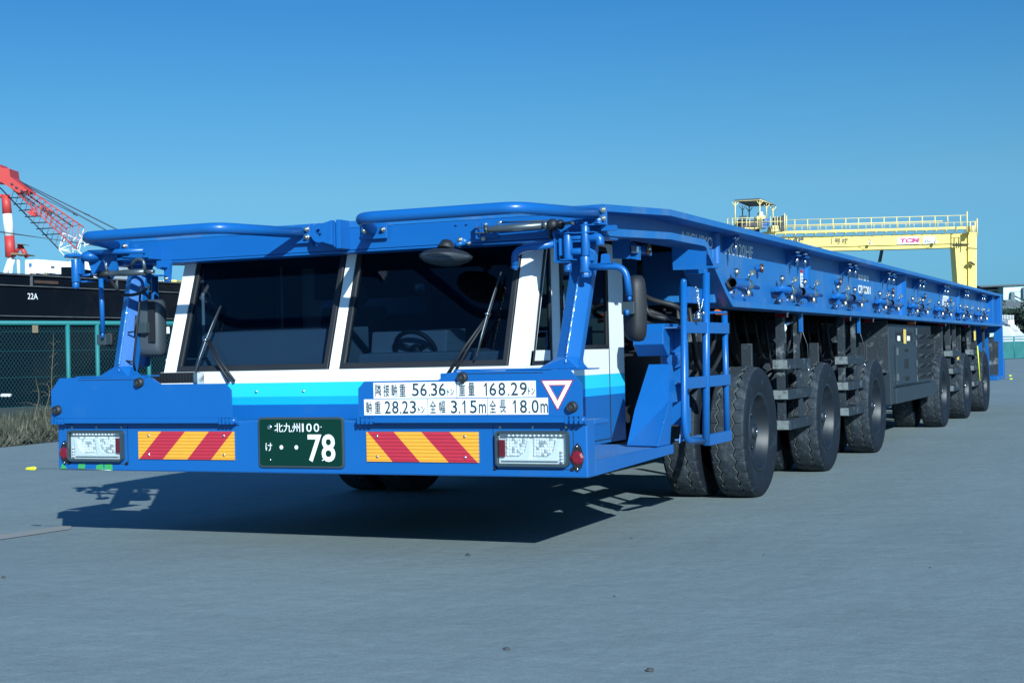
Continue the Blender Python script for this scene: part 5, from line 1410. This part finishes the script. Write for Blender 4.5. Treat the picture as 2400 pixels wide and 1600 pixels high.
slab(b, 'K', [(1728, 390), (1830, 386), (1845, 440), (1820, 448), (1728, 455)], D-.1, .08, 0)
a, dd, L_ = kdir(1738, 446, 1800, 443, D-.13); b.text('35t', a, dd, CU, L_, .26, 2, th=0, bold=.02)
b.build('sign_board', ['sign', 'pinky', 'cyl'], gc)
b = MB()
for x, y in ((1268, 445), (1835, 435)):
    b.tube([dist_at('K', x-25, y-50, D-1.5), dist_at('K', x+5, y-12, D-1.2), dist_at('K', x, y, D-.6)], .03, 6, 0); b.ell(dist_at('K', x, y, D-.6), .15, .15, .17, 1)
b.build('floodlight', ['straw', 'crane_white'], gc)
b = MB(); slab(b, 'K', [(1368, 500), (1386, 500), (1365, 612), (1345, 612)], D+3, .5); b.build('hanging_boom', 'crane_dark', gc)
# trolley shelter
tr = MB()
n = 15
for k in range(n):
    x = 222+k*45; y = 226-k*2.8
    tr.prism([dist_at('X', x, y, D-6), dist_at('X', x+22, y-34, D-6), dist_at('X', x+45, y-2, D-6), dist_at('X', x+22, y+8, D-6)], (dist_at('X', x+400, y+160, D+2)-dist_at('X', x, y, D-6)), 0)
tr.build('shelter_roof', 'roof', gc)
b = MB()
PS = [(258, 250, 860, -6), (905, 210, 970, -6), (1080, 300, 700, -2), (1250, 370, 870, 1), (450, 350, 640, 1), (625, 390, 700, 2)]
for x, y0, y1, dz in PS:
    k = 0 if x not in (450, 625) else 1; w_ = .05
    b.tube([dist_at('X', x, y0, D+dz), dist_at('X', x+2, y1, D+dz)], w_, 6, k)
    for s in (-1, 1): b.tube([dist_at('X', x, y0+130, D+dz), dist_at('X', x+s*85, y0+15, D+dz)], .035, 5, k)
b.tube([dist_at('X', 225, 246, D-6.1), dist_at('X', 905, 212, D-6.1)], .022, 6, 0); b.tube([dist_at('X', 905, 205, D-6.2), dist_at('X', 1315, 350, D+1)], .05, 6, 0)
b.build('shelter_frame', ['cream', 'roof'], gc)
b = MB()
for x in (60, 190, 310, 440, 560, 640, 770, 850, 960, 1190, 1300, 1370, 1440): b.tube([dist_at('X', x, 700 if x < 900 else 640, D-5), dist_at('X', x, 960, D-5)], .035, 5, 0)
b.tube([dist_at('X', 40, 700, D-5), dist_at('X', 860, 670, D-5)], .03, 5, 0); b.tube([dist_at('X', 40, 800, D-5), dist_at('X', 860, 790, D-5)], .03, 5, 0); b.tube([dist_at('X', 950, 780, D-5), dist_at('X', 1500, 770, D-5)], .03, 5, 0)
b.tube([dist_at('X', 1555, 560, D-5), dist_at('X', 1555, 1030, D-5)], .05, 6, 0); b.tube([dist_at('X', 1605, 620, D-5), dist_at('X', 1605, 1030, D-5)], .05, 6, 0)
slab(b, 'X', [(830, 630), (1050, 620), (1050, 700), (830, 720)], D-4.8, 1.5, 0); slab(b, 'X', [(510, 930), (870, 930), (870, 960), (510, 965)], D-5, 2, 0)
slab(b, 'X', [(1220, 880), (1400, 880), (1440, 1030), (1200, 1040)], D-4, 2, 0)
slab(b, 'X', [(330, 740), (900, 740), (900, 1100), (330, 1100)], D-2, 2, 1); slab(b, 'X', [(400, 620), (560, 620), (560, 700), (400, 700)], D-2, 1, 3)
slab(b, 'X', [(970, 710), (1190, 690), (1190, 790), (970, 790)], D-4.5, 1.5, 2); slab(b, 'X', [(970, 810), (1180, 805), (1100, 940), (970, 940)], D-4.5, 1.5, 2)
slab(b, 'X', [(1300, 660), (1380, 660), (1380, 740), (1300, 740)], D-3, 1, 1); slab(b, 'X', [(1300, 770), (1380, 770), (1380, 870), (1300, 870)], D-3, 1, 1); slab(b, 'X', [(1440, 640), (1540, 600), (1540, 1030), (1440, 1030)], D-3, 1, 4)
slab(b, 'X', [(900, 520), (980, 520), (1000, 620), (880, 620)], D-2, 1, 3)
b.build('trolley', ['cream', 'crane_dark', 'winblue', 'house', 'steel'], gc)

# ================================================================== RIGHT BACKGROUND
D = 160.0
base = dist_at('W', 900, 900, D); base.z = 0
sh = thing('wharf_shed', 'large open shed with dark roof and pale wall beyond the right end of the deck', 'building', tuple(base))
b = MB(); slab(b, 'W', [(560, 178), (1500, 140), (1500, 158), (915, 185), (600, 200)], D-.3, 12); b.build('roof', 'roof', sh)
b = MB(); slab(b, 'W', [(600, 205), (914, 190), (914, 420), (600, 420)], D+2, 8, 0); slab(b, 'W', [(700, 238), (885, 232), (885, 248), (700, 250)], D+1.8, .2, 1); b.build('dark_bay', ['roof', 'pale'], sh)
b = MB(); slab(b, 'W', [(916, 186), (1500, 160), (1500, 400), (916, 400)], D, 8); b.build('pale_wall', 'pale', sh)
b = MB(); slab(b, 'W', [(1030, 262), (1075, 264), (1075, 400), (1020, 400)], D-.5, .45); slab(b, 'W', [(955, 375), (1030, 375), (1030, 400), (955, 400)], D-.5, .45); b.tube([dist_at('W', 1075, 325, D-.5), dist_at('W', 1206, 385, D-.5)], .09, 6); b.tube([dist_at('W', 1075, 262, D-.5), dist_at('W', 1160, 264, D-.5)], .03, 6); slab(b, 'W', [(1196, 200), (1260, 200), (1260, 360), (1196, 360)], D-.5, .45); b.build('pipework', 'cyl', sh)
b = MB(); slab(b, 'W', [(600, 401), (1500, 401), (1500, 470), (600, 470)], D-1, 9, 0); slab(b, 'W', [(600, 471), (1500, 471), (1500, 500), (600, 500)], D-1.4, 9, 1); b.build('crane_beam', ['roof', 'cyl'], sh)
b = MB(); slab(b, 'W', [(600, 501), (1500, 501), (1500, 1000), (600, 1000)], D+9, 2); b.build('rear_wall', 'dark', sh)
# pale sheeted heap with a railing on top
base = dist_at('W', 900, 1050, 110); base.z = 0
hp = thing('sheeted_heap', 'pale sheeted heap sloping down behind the far right fence', 'heap', tuple(base)); D = 110.0
b = MB()
ridge = [(700, 655), (960, 665), (1060, 740), (1206, 860), (1320, 960)]
foot = [(640, 1100), (900, 1100), (1100, 1100), (1290, 1100), (1400, 1100)]
top_ = [dist_at('W', x, y, D+5) for x, y in ridge]; ft = [dist_at('W', x, y, D-3) for x, y in foot]; bk = [dist_at('W', x, y, D+13) for x, y in foot]
b.add(top_+ft+bk, [(i, i+1, i+6, i+5) for i in range(4)]+[(i, i+10, i+11, i+1) for i in range(4)], 0); b.build('sheet', 'heap', hp)
b = MB(); slab(b, 'W', [(985, 665), (1065, 660), (1070, 735), (985, 720)], D+3, 2, 0)
for x in range(905, 1060, 22): b.tube([dist_at('W', x, 590, D+5), dist_at('W', x, 665, D+5)], .02, 5, 0)
b.tube([dist_at('W', 905, 600, D+5), dist_at('W', 1060, 610, D+5)], .02, 5, 0); b.tube([dist_at('W', 905, 635, D+5), dist_at('W', 1060, 640, D+5)], .02, 5, 0)
for x, y in ((1080, 735), (1110, 750), (1130, 780)): b.tube([dist_at('W', x, y, D+3), dist_at('W', x, y+50, D+3)], .06, 6, 0)
b.build('railing', 'crane_white', hp)
# trees
def leaf_mat(nm, c0, c1):
    m = bpy.data.materials.new(nm); m.use_nodes = True; nt = m.node_tree; p = nt.nodes['Principled BSDF']; tc = nt.nodes.new('ShaderNodeTexCoord'); n = nt.nodes.new('ShaderNodeTexNoise'); n.inputs['Scale'].default_value = .9; n.inputs['Detail'].default_value = 5
    nt.links.new(tc.outputs['Object'], n.inputs['Vector']); mx = nt.nodes.new('ShaderNodeMix'); mx.data_type = 'RGBA'; mx.inputs[6].default_value = c0; mx.inputs[7].default_value = c1
    nt.links.new(n.outputs[0], mx.inputs[0]); nt.links.new(mx.outputs[2], p.inputs['Base Color']); p.inputs['Roughness'].default_value = .8; return m
M['leaf'] = leaf_mat('evergreen_leaves', (.01, .025, .02, 1), (.035, .06, .035, 1)); M['bark'] = mat('bark', (.05, .04, .03), .9, var=.4)
for x, Dd, hh, rd, lab in ((2390, 128, 4.2, 3.4, 'dark evergreen tree beyond the heap at the right edge'), (2350, 135, 3.9, 2.8, 'smaller dark evergreen tree just past the rear of the deck')):
    p = gz(x, Dd); t = thing('evergreen_tree', lab, 'tree', tuple(p), 'evergreens by the shed')
    b = MB(); b.tube([p, p+Vector((.1, 0, hh*.55)), p+Vector((0, .1, hh*.85))], [.22, .14, .04], 8)
    for k in range(7):
        a = k*2.4; q = p+Vector((0, 0, hh*(.3+.07*k))); b.tube([q, q+Vector((math.cos(a)*rd*.6, math.sin(a)*rd*.6, .5))], [.07, .02], 5)
    b.build('trunk', 'bark', t)
    b = MB(); cl = [(p+Vector((rr.uniform(-1, 1)*rd*.7, rr.uniform(-1, 1)*rd*.7, hh*(.35+.55*rr.random()))), rr.uniform(.6, 1.1)*rd*.36) for _ in range(16)]
    for k in range(5200):
        c_, r_ = rr.choice(cl); v = Vector((rr.gauss(0, 1), rr.gauss(0, 1), rr.gauss(0, 1))).normalized()*r_*rr.random()**.35; q = c_+v; a = Vector((rr.gauss(0, 1), rr.gauss(0, 1), rr.gauss(0, 1))).normalized()*.13; e = a.orthogonal().normalized()*.09
        b.add([q-a, q+e, q+a, q-e], [(0, 1, 2, 3)])
    b.build('crown', 'leaf', t, recalc=False)
# far fence on the right
G0 = at('W', 880, 1215, 2, 0); G1 = at('W', 1206, 1205, 2, 0); gd = (G1-G0).normalized(); gn = Vector((-gd.y, gd.x, 0))
D_ = (G0-CAM).dot(CF); FH2 = (1215-900)/6.03/FPX*D_
ff = thing('net_fence', 'distant teal fence with green netting at the far right edge', 'fence', tuple(G0))
b = MB()
for z in (FH2, FH2*.88, .06): b.tube([G0-gd*3+Vector((0, 0, z)), G0+gd*14+Vector((0, 0, z))], .035, 6)
b.build('rail', 'teal', ff)
for k in range(8):
    q = G0-gd*2.3+gd*k*1.75; b = MB(); b.tube([q, q+Vector((0, 0, FH2 if k % 2 else FH2*1.0))], .05 if k % 3 else .08, 6); b.build('post', 'teal', ff)
M['net'] = mat('green_netting', (.02, .14, .14), .8, var=.35, vs_=2)
b = MB(); b.prism([G0-gd*3+Vector((0, 0, .08)), G0+gd*14+Vector((0, 0, .08)), G0+gd*14+Vector((0, 0, FH2*.78)), G0-gd*3+Vector((0, 0, FH2*.78))], gn*.02 if gn.dot(CF) > 0 else -gn*.02); b.build('netting', 'net', ff)
